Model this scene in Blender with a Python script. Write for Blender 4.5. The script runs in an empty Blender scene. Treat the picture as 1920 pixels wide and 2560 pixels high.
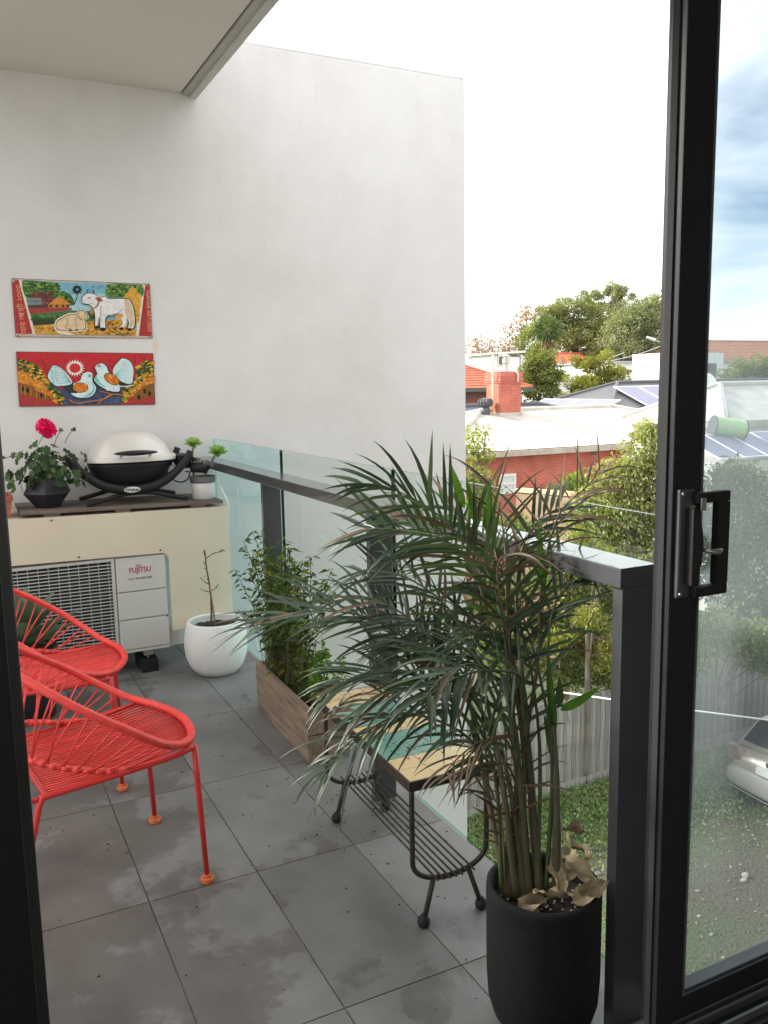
import bpy, bmesh, math, random
import numpy as np
from mathutils import Vector, Matrix, Euler
R = math.radians
random.seed(7); rng = np.random.default_rng(7)
SC = bpy.context.scene
COL = SC.collection
# ------------------------------------------------------------------ camera
W, H = 1920.0, 2560.0
FPX, YAW, PITCH, ROLL = 2137.46, 0.46338, -0.14773, -0.01823
CAM = np.array([-0.9547, -2.1510, 1.3400])
def cam_axes():
    cy, sy, cp, sp = math.cos(YAW), math.sin(YAW), math.cos(PITCH), math.sin(PITCH)
    f = np.array([sy*cp, cy*cp, sp]); r = np.array([cy, -sy, 0.0]); u = np.cross(r, f)
    c, s = math.cos(ROLL), math.sin(ROLL)
    return c*r+s*u, -s*r+c*u, f
AR, AU, AF = cam_axes()
cd = bpy.data.cameras.new('camera'); cam = bpy.data.objects.new('camera', cd); COL.objects.link(cam)
cd.sensor_fit = 'VERTICAL'; cd.sensor_height = 36; cd.lens = FPX/H*36; cd.clip_start = 0.02; cd.clip_end = 2000
M = Matrix.Identity(4)
for i in range(3):
    M[i][0] = AR[i]; M[i][1] = AU[i]; M[i][2] = -AF[i]; M[i][3] = CAM[i]
cam.matrix_world = M
SC.camera = cam
# measuring helpers: a position seen in the photograph -> a place in the world
def D(u, v): return AF+(u-W/2)/FPX*AR-(v-H/2)/FPX*AU
def P(u, v, zc): return Vector(CAM+D(u, v)*zc)
def onz(u, v, z=0.0):
    d = D(u, v); return Vector(CAM+d*((z-CAM[2])/d[2]))
def ony(u, v, y):
    d = D(u, v); return Vector(CAM+d*((y-CAM[1])/d[1]))
def onx(u, v, x):
    d = D(u, v); return Vector(CAM+d*((x-CAM[0])/d[0]))
def depth(p): return float((np.array(p)-CAM)@AF)
# ------------------------------------------------------------------ world, sun, exposure
SUN_EL, SUN_AZ = R(29), R(-48)          # azimuth from +Y towards +X
w = bpy.data.worlds.new('World'); SC.world = w; w.use_nodes = True
nt = w.node_tree; nt.nodes.clear(); N = nt.nodes.new; L = nt.links.new
out = N('ShaderNodeOutputWorld'); bg = N('ShaderNodeBackground'); bg.inputs['Strength'].default_value = 0.1
sky = N('ShaderNodeTexSky'); sky.sky_type = 'NISHITA'; sky.sun_disc = False
sky.sun_elevation = SUN_EL; sky.sun_rotation = SUN_AZ; sky.altitude = 50; sky.air_density = 1.0; sky.dust_density = 0.6; sky.ozone_density = 1.5
tc = N('ShaderNodeTexCoord'); mp = N('ShaderNodeMapping'); mp.inputs['Scale'].default_value = (1, 1, 2.4); mp.inputs['Location'].default_value = (0.35, 0.1, 0.0)
no = N('ShaderNodeTexNoise'); no.inputs['Scale'].default_value = 2.3; no.inputs['Detail'].default_value = 7; no.inputs['Roughness'].default_value = 0.55; no.inputs['Distortion'].default_value = 0.3
cr = N('ShaderNodeValToRGB'); cr.color_ramp.elements[0].position = 0.20; cr.color_ramp.elements[1].position = 0.42
# one break in the cloud, low over the roofs
gap = D(1850, 470); gap = gap/np.linalg.norm(gap)
dt = N('ShaderNodeVectorMath'); dt.operation = 'DOT_PRODUCT'; dt.inputs[1].default_value = tuple(gap)
gr_ = N('ShaderNodeMapRange'); gr_.interpolation_type = 'SMOOTHSTEP'; gr_.inputs[1].default_value = math.cos(R(7.5)); gr_.inputs[2].default_value = math.cos(R(1.0)); gr_.inputs[3].default_value = 0; gr_.inputs[4].default_value = .165
sb = N('ShaderNodeMath'); sb.operation = 'SUBTRACT'
mx = N('ShaderNodeMix'); mx.data_type = 'RGBA'; mx.inputs[7].default_value = (9.3, 9.3, 9.33, 1)
L(tc.outputs['Generated'], mp.inputs['Vector']); L(mp.outputs[0], no.inputs['Vector'])
L(tc.outputs['Generated'], dt.inputs[0]); L(dt.outputs['Value'], gr_.inputs[0]); L(no.outputs['Fac'], sb.inputs[0]); L(gr_.outputs[0], sb.inputs[1]); L(sb.outputs[0], cr.inputs['Fac'])
L(cr.outputs['Color'], mx.inputs[0]); L(sky.outputs['Color'], mx.inputs[6]); L(mx.outputs[2], bg.inputs['Color']); L(bg.outputs[0], out.inputs['Surface'])
sl = bpy.data.lights.new('sun', 'SUN'); sl.energy = 4.2; sl.angle = R(12); sl.color = (1.0, 0.94, 0.84)
so = bpy.data.objects.new('sun', sl); COL.objects.link(so)
sd = Vector((math.sin(SUN_AZ)*math.cos(SUN_EL), math.cos(SUN_AZ)*math.cos(SUN_EL), math.sin(SUN_EL)))
so.rotation_euler = sd.to_track_quat('Z', 'Y').to_euler()
SC.view_settings.view_transform = 'Standard'; SC.view_settings.look = 'None'; SC.view_settings.exposure = 1.2; SC.view_settings.gamma = 1.0
SC.view_settings.use_curve_mapping = False
SC.render.engine = 'CYCLES'
SC.cycles.max_bounces = 10; SC.cycles.transparent_max_bounces = 24; SC.cycles.diffuse_bounces = 6; SC.cycles.use_denoising = True
SC.cycles.sample_clamp_indirect = 6
# ------------------------------------------------------------------ materials
MATS = {}
def mat(name, col, rough=0.6, metal=0.0, var=0.0, vscale=6.0, bump=0.0, bscale=80.0, spec=0.5, col2=None, stretch=(1, 1, 1), coat=0.0, detail=4, coord='Object', bdist=0.01):
    if name in MATS: return MATS[name]
    m = bpy.data.materials.new(name); m.use_nodes = True; t = m.node_tree; b = t.nodes['Principled BSDF']
    b.inputs['Base Color'].default_value = (*col, 1); b.inputs['Roughness'].default_value = rough; b.inputs['Metallic'].default_value = metal
    b.inputs['Specular IOR Level'].default_value = spec; b.inputs['Coat Weight'].default_value = coat
    n = t.nodes.new; l = t.links.new
    if var or col2 or bump:
        c = n('ShaderNodeTexCoord'); mpn = n('ShaderNodeMapping'); mpn.inputs['Scale'].default_value = stretch; l(c.outputs[coord], mpn.inputs[0])
    if var or col2:
        x = n('ShaderNodeTexNoise'); x.inputs['Scale'].default_value = vscale; x.inputs['Detail'].default_value = detail; l(mpn.outputs[0], x.inputs['Vector'])
        r = n('ShaderNodeValToRGB'); r.color_ramp.elements[0].position = .3; r.color_ramp.elements[1].position = .7
        c2 = col2 if col2 else tuple(min(1, k*(1+var)) for k in col)
        c1 = col if col2 else tuple(k*(1-var) for k in col)
        r.color_ramp.elements[0].color = (*c1, 1); r.color_ramp.elements[1].color = (*c2, 1)
        l(x.outputs['Fac'], r.inputs[0]); l(r.outputs[0], b.inputs['Base Color'])
    if bump:
        x2 = n('ShaderNodeTexNoise'); x2.inputs['Scale'].default_value = bscale; x2.inputs['Detail'].default_value = 5; l(mpn.outputs[0], x2.inputs['Vector'])
        bp = n('ShaderNodeBump'); bp.inputs['Strength'].default_value = bump; bp.inputs['Distance'].default_value = bdist
        l(x2.outputs['Fac'], bp.inputs['Height']); l(bp.outputs[0], b.inputs['Normal'])
    MATS[name] = m; return m
def leafmat(name, dark, light, trans=0.3, rough=0.5, nscale=0.0, alt=None, spec=.3):
    """leaf colour from the per-face 'tint' value; the leaf lets some light through"""
    if name in MATS: return MATS[name]
    m = bpy.data.materials.new(name); m.use_nodes = True; t = m.node_tree; b = t.nodes['Principled BSDF']; n = t.nodes.new; l = t.links.new
    a = n('ShaderNodeAttribute'); a.attribute_name = 'tint'
    r = n('ShaderNodeValToRGB'); r.color_ramp.elements[0].color = (*dark, 1); r.color_ramp.elements[1].color = (*light, 1)
    if alt:
        e = r.color_ramp.elements.new(0.9); e.color = (*light, 1); r.color_ramp.elements[2].position = 0.97; r.color_ramp.elements[2].color = (*alt, 1)
    g_ = n('ShaderNodeNewGeometry'); z_ = n('ShaderNodeTexNoise'); z_.inputs['Scale'].default_value = 28 if trans != .0 else 10; z_.inputs['Detail'].default_value = 4; l(g_.outputs['Position'], z_.inputs['Vector'])
    ma = n('ShaderNodeMath'); ma.operation = 'MULTIPLY_ADD'; ma.inputs[1].default_value = .55; ma.inputs[2].default_value = -.275; l(z_.outputs['Fac'], ma.inputs[0])
    mb_ = n('ShaderNodeMath'); mb_.operation = 'ADD'; mb_.use_clamp = True; l(a.outputs['Fac'], mb_.inputs[0]); l(ma.outputs[0], mb_.inputs[1])
    l(mb_.outputs[0], r.inputs[0]); b.inputs['Roughness'].default_value = rough; l(r.outputs[0], b.inputs['Base Color']); b.inputs['Specular IOR Level'].default_value = spec
    tr = n('ShaderNodeBsdfTranslucent'); mxs = n('ShaderNodeMixShader'); mxs.inputs[0].default_value = trans
    br = n('ShaderNodeMix'); br.data_type = 'RGBA'; br.blend_type = 'MULTIPLY'; br.inputs[0].default_value = 1; br.inputs[7].default_value = (1.5, 1.7, .5, 1)
    l(r.outputs[0], br.inputs[6]); l(br.outputs[2], tr.inputs['Color'])
    l(b.outputs[0], mxs.inputs[1]); l(tr.outputs[0], mxs.inputs[2]); l(mxs.outputs[0], t.nodes['Material Output'].inputs['Surface'])
    MATS[name] = m; return m
def glassmat(name, tint, haze=0.0, hazecol=(.7, .75, .78), refl=1.0, hscale=1.5):
    m = bpy.data.materials.new(name); m.use_nodes = True; t = m.node_tree; t.nodes.clear(); n = t.nodes.new; l = t.links.new
    o = n('ShaderNodeOutputMaterial'); tr = n('ShaderNodeBsdfTransparent'); tr.inputs[0].default_value = (*tint, 1)
    gl = n('ShaderNodeBsdfGlossy'); gl.inputs['Roughness'].default_value = 0.02
    fr = n('ShaderNodeFresnel'); fr.inputs['IOR'].default_value = 1.5
    mu = n('ShaderNodeMath'); mu.operation = 'MULTIPLY'; mu.inputs[1].default_value = refl; l(fr.outputs[0], mu.inputs[0])
    ge = n('ShaderNodeNewGeometry'); iv = n('ShaderNodeMath'); iv.operation = 'SUBTRACT'; iv.inputs[0].default_value = 1.0; l(ge.outputs['Backfacing'], iv.inputs[1])
    m3 = n('ShaderNodeMath'); m3.operation = 'MULTIPLY'; l(mu.outputs[0], m3.inputs[0]); l(iv.outputs[0], m3.inputs[1]); mu = m3
    m1 = n('ShaderNodeMixShader'); l(mu.outputs[0], m1.inputs[0]); l(tr.outputs[0], m1.inputs[1]); l(gl.outputs[0], m1.inputs[2])
    last = m1
    if haze:
        df = n('ShaderNodeBsdfTranslucent'); df.inputs[0].default_value = (*hazecol, 1)
        c = n('ShaderNodeTexCoord'); x = n('ShaderNodeTexNoise'); x.inputs['Scale'].default_value = hscale; x.inputs['Detail'].default_value = 6; l(c.outputs['Object'], x.inputs['Vector'])
        mr = n('ShaderNodeMapRange'); mr.inputs[1].default_value = .3; mr.inputs[2].default_value = .7; mr.inputs[3].default_value = haze*.6; mr.inputs[4].default_value = haze*1.4; l(x.outputs['Fac'], mr.inputs[0])
        m4 = n('ShaderNodeMath'); m4.operation = 'MULTIPLY'; l(mr.outputs[0], m4.inputs[0]); l(iv.outputs[0], m4.inputs[1])
        m2 = n('ShaderNodeMixShader'); l(m4.outputs[0], m2.inputs[0]); l(m1.outputs[0], m2.inputs[1]); l(df.outputs[0], m2.inputs[2]); last = m2
    l(last.outputs[0], o.inputs['Surface']); MATS[name] = m; return m
# ------------------------------------------------------------------ mesh builder
class MB:
    def __init__(s): s.v = []; s.f = []; s.mi = []; s.k = 0
    def add(s, vs, fs):
        o = len(s.v); s.v += [tuple(map(float, q)) for q in vs]
        for q in fs: s.f.append(tuple(o+i for i in q)); s.mi.append(s.k)
        return s
    def box(s, x0, y0, z0, x1, y1, z1, b=0.0):
        if x0 > x1: x0, x1 = x1, x0
        if y0 > y1: y0, y1 = y1, y0
        if z0 > z1: z0, z1 = z1, z0
        b = min(b, (x1-x0)*.45, (y1-y0)*.45, (z1-z0)*.45)
        if b <= 0:
            return s.add([(x0, y0, z0), (x1, y0, z0), (x1, y1, z0), (x0, y1, z0), (x0, y0, z1), (x1, y0, z1), (x1, y1, z1), (x0, y1, z1)],
                         [(3, 2, 1, 0), (4, 5, 6, 7), (0, 1, 5, 4), (1, 2, 6, 5), (2, 3, 7, 6), (3, 0, 4, 7)])
        m = bmesh.new(); bmesh.ops.create_cube(m, size=1)
        for q in m.verts: q.co = Vector(((x0+x1)/2+q.co.x*(x1-x0), (y0+y1)/2+q.co.y*(y1-y0), (z0+z1)/2+q.co.z*(z1-z0)))
        bmesh.ops.bevel(m, geom=m.edges[:], offset=b, segments=2, affect='EDGES', profile=.7)
        m.verts.index_update(); s.add([q.co for q in m.verts], [[q.index for q in fc.verts] for fc in m.faces]); m.free(); return s
    def tube(s, pts, r, n=8, cap=True, closed=False):
        pts = [Vector(q) for q in pts]; K = len(pts); rs = r if isinstance(r, (list, tuple, np.ndarray)) else [r]*K
        T = []
        for i in range(K):
            a = pts[(i-1) % K] if (closed or i > 0) else pts[0]; b = pts[(i+1) % K] if (closed or i < K-1) else pts[-1]
            d = b-a; T.append(d.normalized() if d.length > 1e-9 else Vector((0, 0, 1)))
        up = Vector((0, 0, 1)) if abs(T[0].z) < .9 else Vector((1, 0, 0))
        nn = (up-T[0]*up.dot(T[0])).normalized(); vs = []; fs = []
        for i in range(K):
            nn = (nn-T[i]*nn.dot(T[i])).normalized(); bb = T[i].cross(nn)
            for j in range(n):
                a = 2*math.pi*j/n; vs.append(pts[i]+(nn*math.cos(a)+bb*math.sin(a))*rs[i])
        for i in range(K if closed else K-1):
            i2 = (i+1) % K
            for j in range(n):
                j2 = (j+1) % n; fs.append((i*n+j, i*n+j2, i2*n+j2, i2*n+j))
        if cap and not closed:
            fs.append(tuple(reversed(range(n)))); fs.append(tuple((K-1)*n+j for j in range(n)))
        return s.add(vs, fs)
    def lathe(s, prof, n=32, c=(0, 0, 0), sx=1, sy=1, cap=True):
        vs = []; fs = []; K = len(prof)
        for (r, z) in prof:
            for j in range(n):
                a = 2*math.pi*j/n; vs.append((c[0]+r*math.cos(a)*sx, c[1]+r*math.sin(a)*sy, c[2]+z))
        for i in range(K-1):
            for j in range(n):
                j2 = (j+1) % n; fs.append((i*n+j, i*n+j2, (i+1)*n+j2, (i+1)*n+j))
        if cap:
            if prof[0][0] > 1e-6: fs.append(tuple(reversed(range(n))))
            if prof[-1][0] > 1e-6: fs.append(tuple((K-1)*n+j for j in range(n)))
        return s.add(vs, fs)
    def poly(s, pts): return s.add(pts, [tuple(range(len(pts)))])
    def prism(s, pts, d):
        """closed outline pts extruded by vector d"""
        d = Vector(d); n = len(pts); a = [Vector(q) for q in pts]; b = [q+d for q in a]
        fs = [tuple(reversed(range(n))), tuple(range(n, 2*n))]+[(i, (i+1) % n, n+(i+1) % n, n+i) for i in range(n)]
        return s.add(a+b, fs)
    def xform(s, mx):
        s.v = [tuple(mx @ Vector(q)) for q in s.v]; return s
    def build(s, name, mats, parent=None, smooth=False, tint=None, angle=None):
        me = bpy.data.meshes.new(name); me.from_pydata(s.v, [], s.f)
        if not isinstance(mats, (list, tuple)): mats = [mats]
        for q in mats: me.materials.append(q)
        if len(mats) > 1: me.polygons.foreach_set('material_index', s.mi)
        if smooth:
            me.polygons.foreach_set('use_smooth', [True]*len(me.polygons))
            if angle is not None: me.set_sharp_from_angle(angle=angle)
        if tint is not None:
            at = me.attributes.new('tint', 'FLOAT', 'FACE'); at.data.foreach_set('value', np.broadcast_to(np.asarray(tint, dtype=np.float32), (len(me.polygons),)).copy())
        me.update(); o = bpy.data.objects.new(name, me); COL.objects.link(o)
        if parent is not None:
            o.parent = parent
            loc = parent.location if parent.parent is None else Vector((0, 0, 0))
            o.matrix_parent_inverse = Matrix.Translation(-loc)
        return o
def tag(o, label=None, cat=None, group=None, kind=None):
    if label: o['label'] = label
    if cat: o['category'] = cat
    if group: o['group'] = group
    if kind: o['kind'] = kind
    return o
def thing(name, label, cat, loc=(0, 0, 0), group=None):
    o = bpy.data.objects.new(name, None); COL.objects.link(o); o.location = loc; o.empty_display_size = .1
    return tag(o, label, cat, group)
def crom(pts, n, closed=False):
    pts = [np.array(q, float) for q in pts]; K = len(pts); outp = []
    segs = K if closed else K-1
    for i in range(segs):
        p1 = pts[i]; p2 = pts[(i+1) % K]
        p0 = pts[i-1] if (i > 0 or closed) else 2*p1-p2
        p3 = pts[(i+2) % K] if (i < K-2 or closed) else 2*p2-p1
        for k in range(n):
            t = k/n; outp.append(.5*((2*p1)+(-p0+p2)*t+(2*p0-5*p1+4*p2-p3)*t*t+(-p0+3*p1-3*p2+p3)*t**3))
    if not closed: outp.append(pts[-1])
    return outp
def resample(pts, n):
    pts = np.array([list(q) for q in pts], float); s = np.r_[0, np.cumsum(np.linalg.norm(np.diff(pts, axis=0), axis=1))]
    t = np.linspace(0, s[-1], n); return np.stack([np.interp(t, s, pts[:, k]) for k in range(pts.shape[1])], 1)
# leaves by the thousand (numpy)
def leafmesh(name, pos, nrm, ln, wd, tint, material, parent=None, fold=0.25, droop=None):
    n = len(pos); d = nrm/np.linalg.norm(nrm, axis=1, keepdims=True)
    a = rng.normal(size=(n, 3)); s = np.cross(d, a); s /= np.linalg.norm(s, axis=1, keepdims=True)+1e-9; u = np.cross(s, d)
    ln = np.broadcast_to(ln, (n,))[:, None]; wd = np.broadcast_to(wd, (n,))[:, None]
    base = pos; tip = pos+d*ln; m1 = pos+d*ln*.45+s*wd*.5+u*wd*fold; m2 = pos+d*ln*.45-s*wd*.5+u*wd*fold
    if droop is not None: tip = tip+np.array([0, 0, -1])*ln*droop
    V = np.stack([base, m1, tip, m2], 1).reshape(-1, 3).astype(np.float32)
    me = bpy.data.meshes.new(name); me.vertices.add(4*n); me.vertices.foreach_set('co', V.ravel())
    me.loops.add(6*n); me.polygons.add(2*n)
    idx = (np.arange(n)*4)[:, None]+np.array([0, 1, 2, 0, 2, 3])[None]
    me.loops.foreach_set('vertex_index', idx.ravel().astype(np.int32))
    me.polygons.foreach_set('loop_start', (np.arange(2*n)*3).astype(np.int32))
    me.materials.append(material)
    at = me.attributes.new('tint', 'FLOAT', 'FACE'); at.data.foreach_set('value', np.repeat(np.broadcast_to(tint, (n,)), 2).astype(np.float32))
    me.update(calc_edges=True); me.validate()
    o = bpy.data.objects.new(name, me); COL.objects.link(o)
    if parent is not None:
        o.parent = parent; o.matrix_parent_inverse = Matrix.Translation(-parent.location)
    return o
# ------------------------------------------------------------------ common materials
wall_m = mat('render_white', (.66, .645, .63), .9, var=.05, vscale=1.3, bump=.5, bscale=260, bdist=.004)
ceil_m = mat('soffit_paint', (.70, .675, .635), .9, var=.03, vscale=2, bump=.3, bscale=300, bdist=.002)
black_m = mat('dark_aluminium', (.015, .016, .020), .45, metal=.0, var=.12, vscale=30, bump=.05, bscale=400, spec=.35)
gasket_m = mat('black_rubber', (.008, .008, .009), .7)
rail_m = mat('charcoal_powder_coat', (.060, .064, .070), .36, var=.08, vscale=12, spec=.6, bump=.02, bscale=500, coat=.8)
steel_m = mat('zinc_steel', (.5, .5, .48), .35, metal=.9)
screw_m = mat('dark_screw', (.05, .045, .04), .5, metal=.6)
soil_m = mat('potting_soil', (.018, .013, .010), .95, col2=(.07, .055, .045), vscale=90, bump=1.0, bscale=160, bdist=.01)
# ================================================================== THE BALCONY SHELL
GX, GY = 0.2972, 0.6
YW = 2.27
slab = MB().box(-2.1, -1.03, -.30, .318, YW-.002, -.014).build('balcony_slab', mat('concrete_grey', (.36, .35, .33), .9, var=.15, vscale=5)); tag(slab, kind='structure')
# floor tiles, each its own piece on the slab
def tile_material():
    m = bpy.data.materials.new('floor_tile'); m.use_nodes = True; t = m.node_tree; b = t.nodes['Principled BSDF']; n = t.nodes.new; l = t.links.new
    g = n('ShaderNodeNewGeometry'); oi = n('ShaderNodeObjectInfo')
    fine = n('ShaderNodeTexNoise'); fine.inputs['Scale'].default_value = 260; fine.inputs['Detail'].default_value = 3; l(g.outputs['Position'], fine.inputs['Vector'])
    big = n('ShaderNodeTexNoise'); big.inputs['Scale'].default_value = 3.2; big.inputs['Detail'].default_value = 7; big.inputs['Roughness'].default_value = .6; l(g.outputs['Position'], big.inputs['Vector'])
    st = n('ShaderNodeTexNoise'); st.noise_dimensions = '4D'; wm = n('ShaderNodeMath'); wm.operation = 'MULTIPLY'; wm.inputs[1].default_value = 1.1; l(oi.outputs['Random'], wm.inputs[0]); l(wm.outputs[0], st.inputs['W']); st.inputs['Scale'].default_value = 4.4; st.inputs['Detail'].default_value = 6; st.inputs['Roughness'].default_value = .58; l(g.outputs['Position'], st.inputs['Vector'])
    sep = n('ShaderNodeSeparateXYZ'); l(g.outputs['Position'], sep.inputs[0])
    # dried rain: pale film with a ragged edge, more of it towards the house side
    mr = n('ShaderNodeMapRange'); mr.inputs[1].default_value = .05; mr.inputs[2].default_value = -.75; mr.inputs[3].default_value = -.13; mr.inputs[4].default_value = .13; l(sep.outputs['X'], mr.inputs[0])
    ad = n('ShaderNodeMath'); ad.operation = 'ADD'; l(st.outputs['Fac'], ad.inputs[0]); l(mr.outputs[0], ad.inputs[1])
    rp = n('ShaderNodeValToRGB'); rp.color_ramp.elements[0].position = .495; rp.color_ramp.elements[1].position = .55; l(ad.outputs[0], rp.inputs[0])
    r0 = n('ShaderNodeValToRGB'); r0.color_ramp.elements[0].position = .3; r0.color_ramp.elements[1].position = .72
    r0.color_ramp.elements[0].color = (.130, .129, .126, 1); r0.color_ramp.elements[1].color = (.235, .234, .228, 1); l(big.outputs['Fac'], r0.inputs[0])
    r1 = n('ShaderNodeValToRGB'); r1.color_ramp.elements[0].position = .3; r1.color_ramp.elements[1].position = .7
    r1.color_ramp.elements[0].color = (.074, .066, .060, 1); r1.color_ramp.elements[1].color = (.145, .133, .121, 1); l(big.outputs['Fac'], r1.inputs[0])
    mx1 = n('ShaderNodeMix'); mx1.data_type = 'RGBA'; l(r0.outputs[0], mx1.inputs[6]); l(r1.outputs[0], mx1.inputs[7])
    mm = n('ShaderNodeMath'); mm.operation = 'MULTIPLY'; mm.inputs[1].default_value = .8; l(rp.outputs[0], mm.inputs[0]); l(mm.outputs[0], mx1.inputs[0])
    hv = n('ShaderNodeHueSaturation'); mv = n('ShaderNodeMapRange'); mv.inputs[3].default_value = .88; mv.inputs[4].default_value = 1.1; l(oi.outputs['Random'], mv.inputs[0]); l(mv.outputs[0], hv.inputs['Value'])
    mf = n('ShaderNodeMix'); mf.data_type = 'RGBA'; mf.blend_type = 'OVERLAY'; mf.inputs[0].default_value = .35; l(mx1.outputs[2], mf.inputs[6]); l(fine.outputs['Fac'], mf.inputs[7])
    l(mf.outputs[2], hv.inputs['Color']); l(hv.outputs[0], b.inputs['Base Color'])
    rr = n('ShaderNodeMapRange'); rr.inputs[3].default_value = .42; rr.inputs[4].default_value = .68; l(big.outputs['Fac'], rr.inputs[0]); l(rr.outputs[0], b.inputs['Roughness'])
    bp = n('ShaderNodeBump'); bp.inputs['Strength'].default_value = .12; bp.inputs['Distance'].default_value = .002; l(fine.outputs['Fac'], bp.inputs['Height']); l(bp.outputs[0], b.inputs['Normal'])
    return m
tile_m = tile_material()
floor = MB().box(-2.1, -1.03, -.013, .306, YW-.003, -.0045).build('floor', mat('grout', (.20, .195, .185), .95, var=.5, vscale=9, detail=6)); tag(floor, kind='structure')
tmesh = {}
for i in range(-7, 1):
    for j in range(-2, 5):
        x1 = (i+1)*GX; x0 = x1-GX; y0 = (j-0)*GY-GY*0; y1 = y0+GY
        x1c = min(x1, .306); y0c = max(y0, -1.03); y1c = min(y1, YW-.004)
        if i == 0: x0, x1c = 0.0, .306
        if y1c-y0c < .05: continue
        g = .0016
        key = (round(x1c-x0, 3), round(y1c-y0c, 3))
        if key not in tmesh:
            ww, hh = x1c-x0-2*g, y1c-y0c-2*g
            o = MB().box(-ww/2, -hh/2, -.0042, ww/2, hh/2, 0, .0012).build('tile', tile_m, floor); tmesh[key] = o.data
        else:
            o = bpy.data.objects.new('tile', tmesh[key]); COL.objects.link(o); o.parent = floor
        o.matrix_parent_inverse = Matrix.Identity(4); o.location = ((x0+x1c)/2, (y0c+y1c)/2, random.uniform(-.0004, .0004))
# end wall
def wall_material():
    m = bpy.data.materials.new('end_wall_render'); m.use_nodes = True; t = m.node_tree; b = t.nodes['Principled BSDF']; n = t.nodes.new; l = t.links.new
    g = n('ShaderNodeNewGeometry'); b.inputs['Roughness'].default_value = .92; b.inputs['Specular IOR Level'].default_value = .25
    a = n('ShaderNodeTexNoise'); a.inputs['Scale'].default_value = 1.1; a.inputs['Detail'].default_value = 6; l(g.outputs['Position'], a.inputs['Vector'])
    r = n('ShaderNodeValToRGB'); r.color_ramp.elements[0].position = .32; r.color_ramp.elements[1].position = .68
    r.color_ramp.elements[0].color = (.63, .617, .607, 1); r.color_ramp.elements[1].color = (.695, .688, .686, 1); l(a.outputs['Fac'], r.inputs[0])
    # a rust run below the corner of the upper tin sign, and grime along the top edge of the wall
    mp2 = n('ShaderNodeMapping'); mp2.inputs['Location'].default_value = (.012, 0, -1.555); mp2.vector_type = 'TEXTURE' if False else 'POINT'
    mp2.inputs['Scale'].default_value = (1, 0, 1); l(g.outputs['Position'], mp2.inputs[0])
    sc = n('ShaderNodeVectorMath'); sc.operation = 'MULTIPLY'; sc.inputs[1].default_value = (48, 0, 17); l(mp2.outputs[0], sc.inputs[0])
    le = n('ShaderNodeVectorMath'); le.operation = 'LENGTH'; l(sc.outputs[0], le.inputs[0])
    mr = n('ShaderNodeMapRange'); mr.inputs[1].default_value = 1.0; mr.inputs[2].default_value = .2; mr.inputs[3].default_value = 0; mr.inputs[4].default_value = .45; l(le.outputs['Value'], mr.inputs[0])
    mx = n('ShaderNodeMix'); mx.data_type = 'RGBA'; mx.inputs[7].default_value = (.62, .46, .28, 1); l(mr.outputs[0], mx.inputs[0]); l(r.outputs[0], mx.inputs[6])
    ms = n('ShaderNodeMapping'); ms.inputs['Scale'].default_value = (7, 7, .35); l(g.outputs['Position'], ms.inputs[0])
    sk = n('ShaderNodeTexNoise'); sk.inputs['Scale'].default_value = 1.6; sk.inputs['Detail'].default_value = 7; l(ms.outputs[0], sk.inputs['Vector'])
    sz = n('ShaderNodeSeparateXYZ'); l(g.outputs['Position'], sz.inputs[0])
    st = n('ShaderNodeMapRange'); st.inputs[1].default_value = 1.9; st.inputs[2].default_value = 3.05; st.inputs[3].default_value = .02; st.inputs[4].default_value = .16; l(sz.outputs['Z'], st.inputs[0])
    sr = n('ShaderNodeMapRange'); sr.inputs[1].default_value = .48; sr.inputs[2].default_value = .75; l(sk.outputs['Fac'], sr.inputs[0])
    sm = n('ShaderNodeMath'); sm.operation = 'MULTIPLY'; l(st.outputs[0], sm.inputs[0]); l(sr.outputs[0], sm.inputs[1])
    pt_ = n('ShaderNodeTexNoise'); pt_.inputs['Scale'].default_value = 4.5; pt_.inputs['Detail'].default_value = 8; pt_.inputs['Roughness'].default_value = .65; l(g.outputs['Position'], pt_.inputs['Vector'])
    pr = n('ShaderNodeMapRange'); pr.inputs[1].default_value = .35; pr.inputs[2].default_value = .7; pr.inputs[3].default_value = .965; pr.inputs[4].default_value = 1.025; l(pt_.outputs['Fac'], pr.inputs[0])
    m5 = n('ShaderNodeMix'); m5.data_type = 'RGBA'; m5.inputs[7].default_value = (.47, .45, .42, 1); l(sm.outputs[0], m5.inputs[0]); l(mx.outputs[2], m5.inputs[6])
    m6 = n('ShaderNodeHueSaturation'); l(pr.outputs[0], m6.inputs['Value']); l(m5.outputs[2], m6.inputs['Color']); l(m6.outputs[0], b.inputs['Base Color'])
    v = n('ShaderNodeTexNoise'); v.inputs['Scale'].default_value = 190; v.inputs['Detail'].default_value = 4; l(g.outputs['Position'], v.inputs['Vector'])
    v2 = n('ShaderNodeTexNoise'); v2.inputs['Scale'].default_value = 12; v2.inputs['Detail'].default_value = 3; l(g.outputs['Position'], v2.inputs['Vector'])
    bp = n('ShaderNodeBump'); bp.inputs['Strength'].default_value = .4; bp.inputs['Distance'].default_value = .003; l(v.outputs['Fac'], bp.inputs['Height'])
    bp2 = n('ShaderNodeBump'); bp2.inputs['Strength'].default_value = .13; bp2.inputs['Distance'].default_value = .02; l(v2.outputs['Fac'], bp2.inputs['Height']); l(bp.outputs[0], bp2.inputs['Normal'])
    l(bp2.outputs[0], b.inputs['Normal']); return m
ew = MB().box(-9, YW, -6.4, 1.818, YW+.22, 3.055, .006).build('end_wall', wall_material(), smooth=False)  # unseen left stretch lengthened to keep the sun off the balcony
tag(ew, 'tall pale rendered wall closing the far end of the balcony', 'wall')
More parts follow.
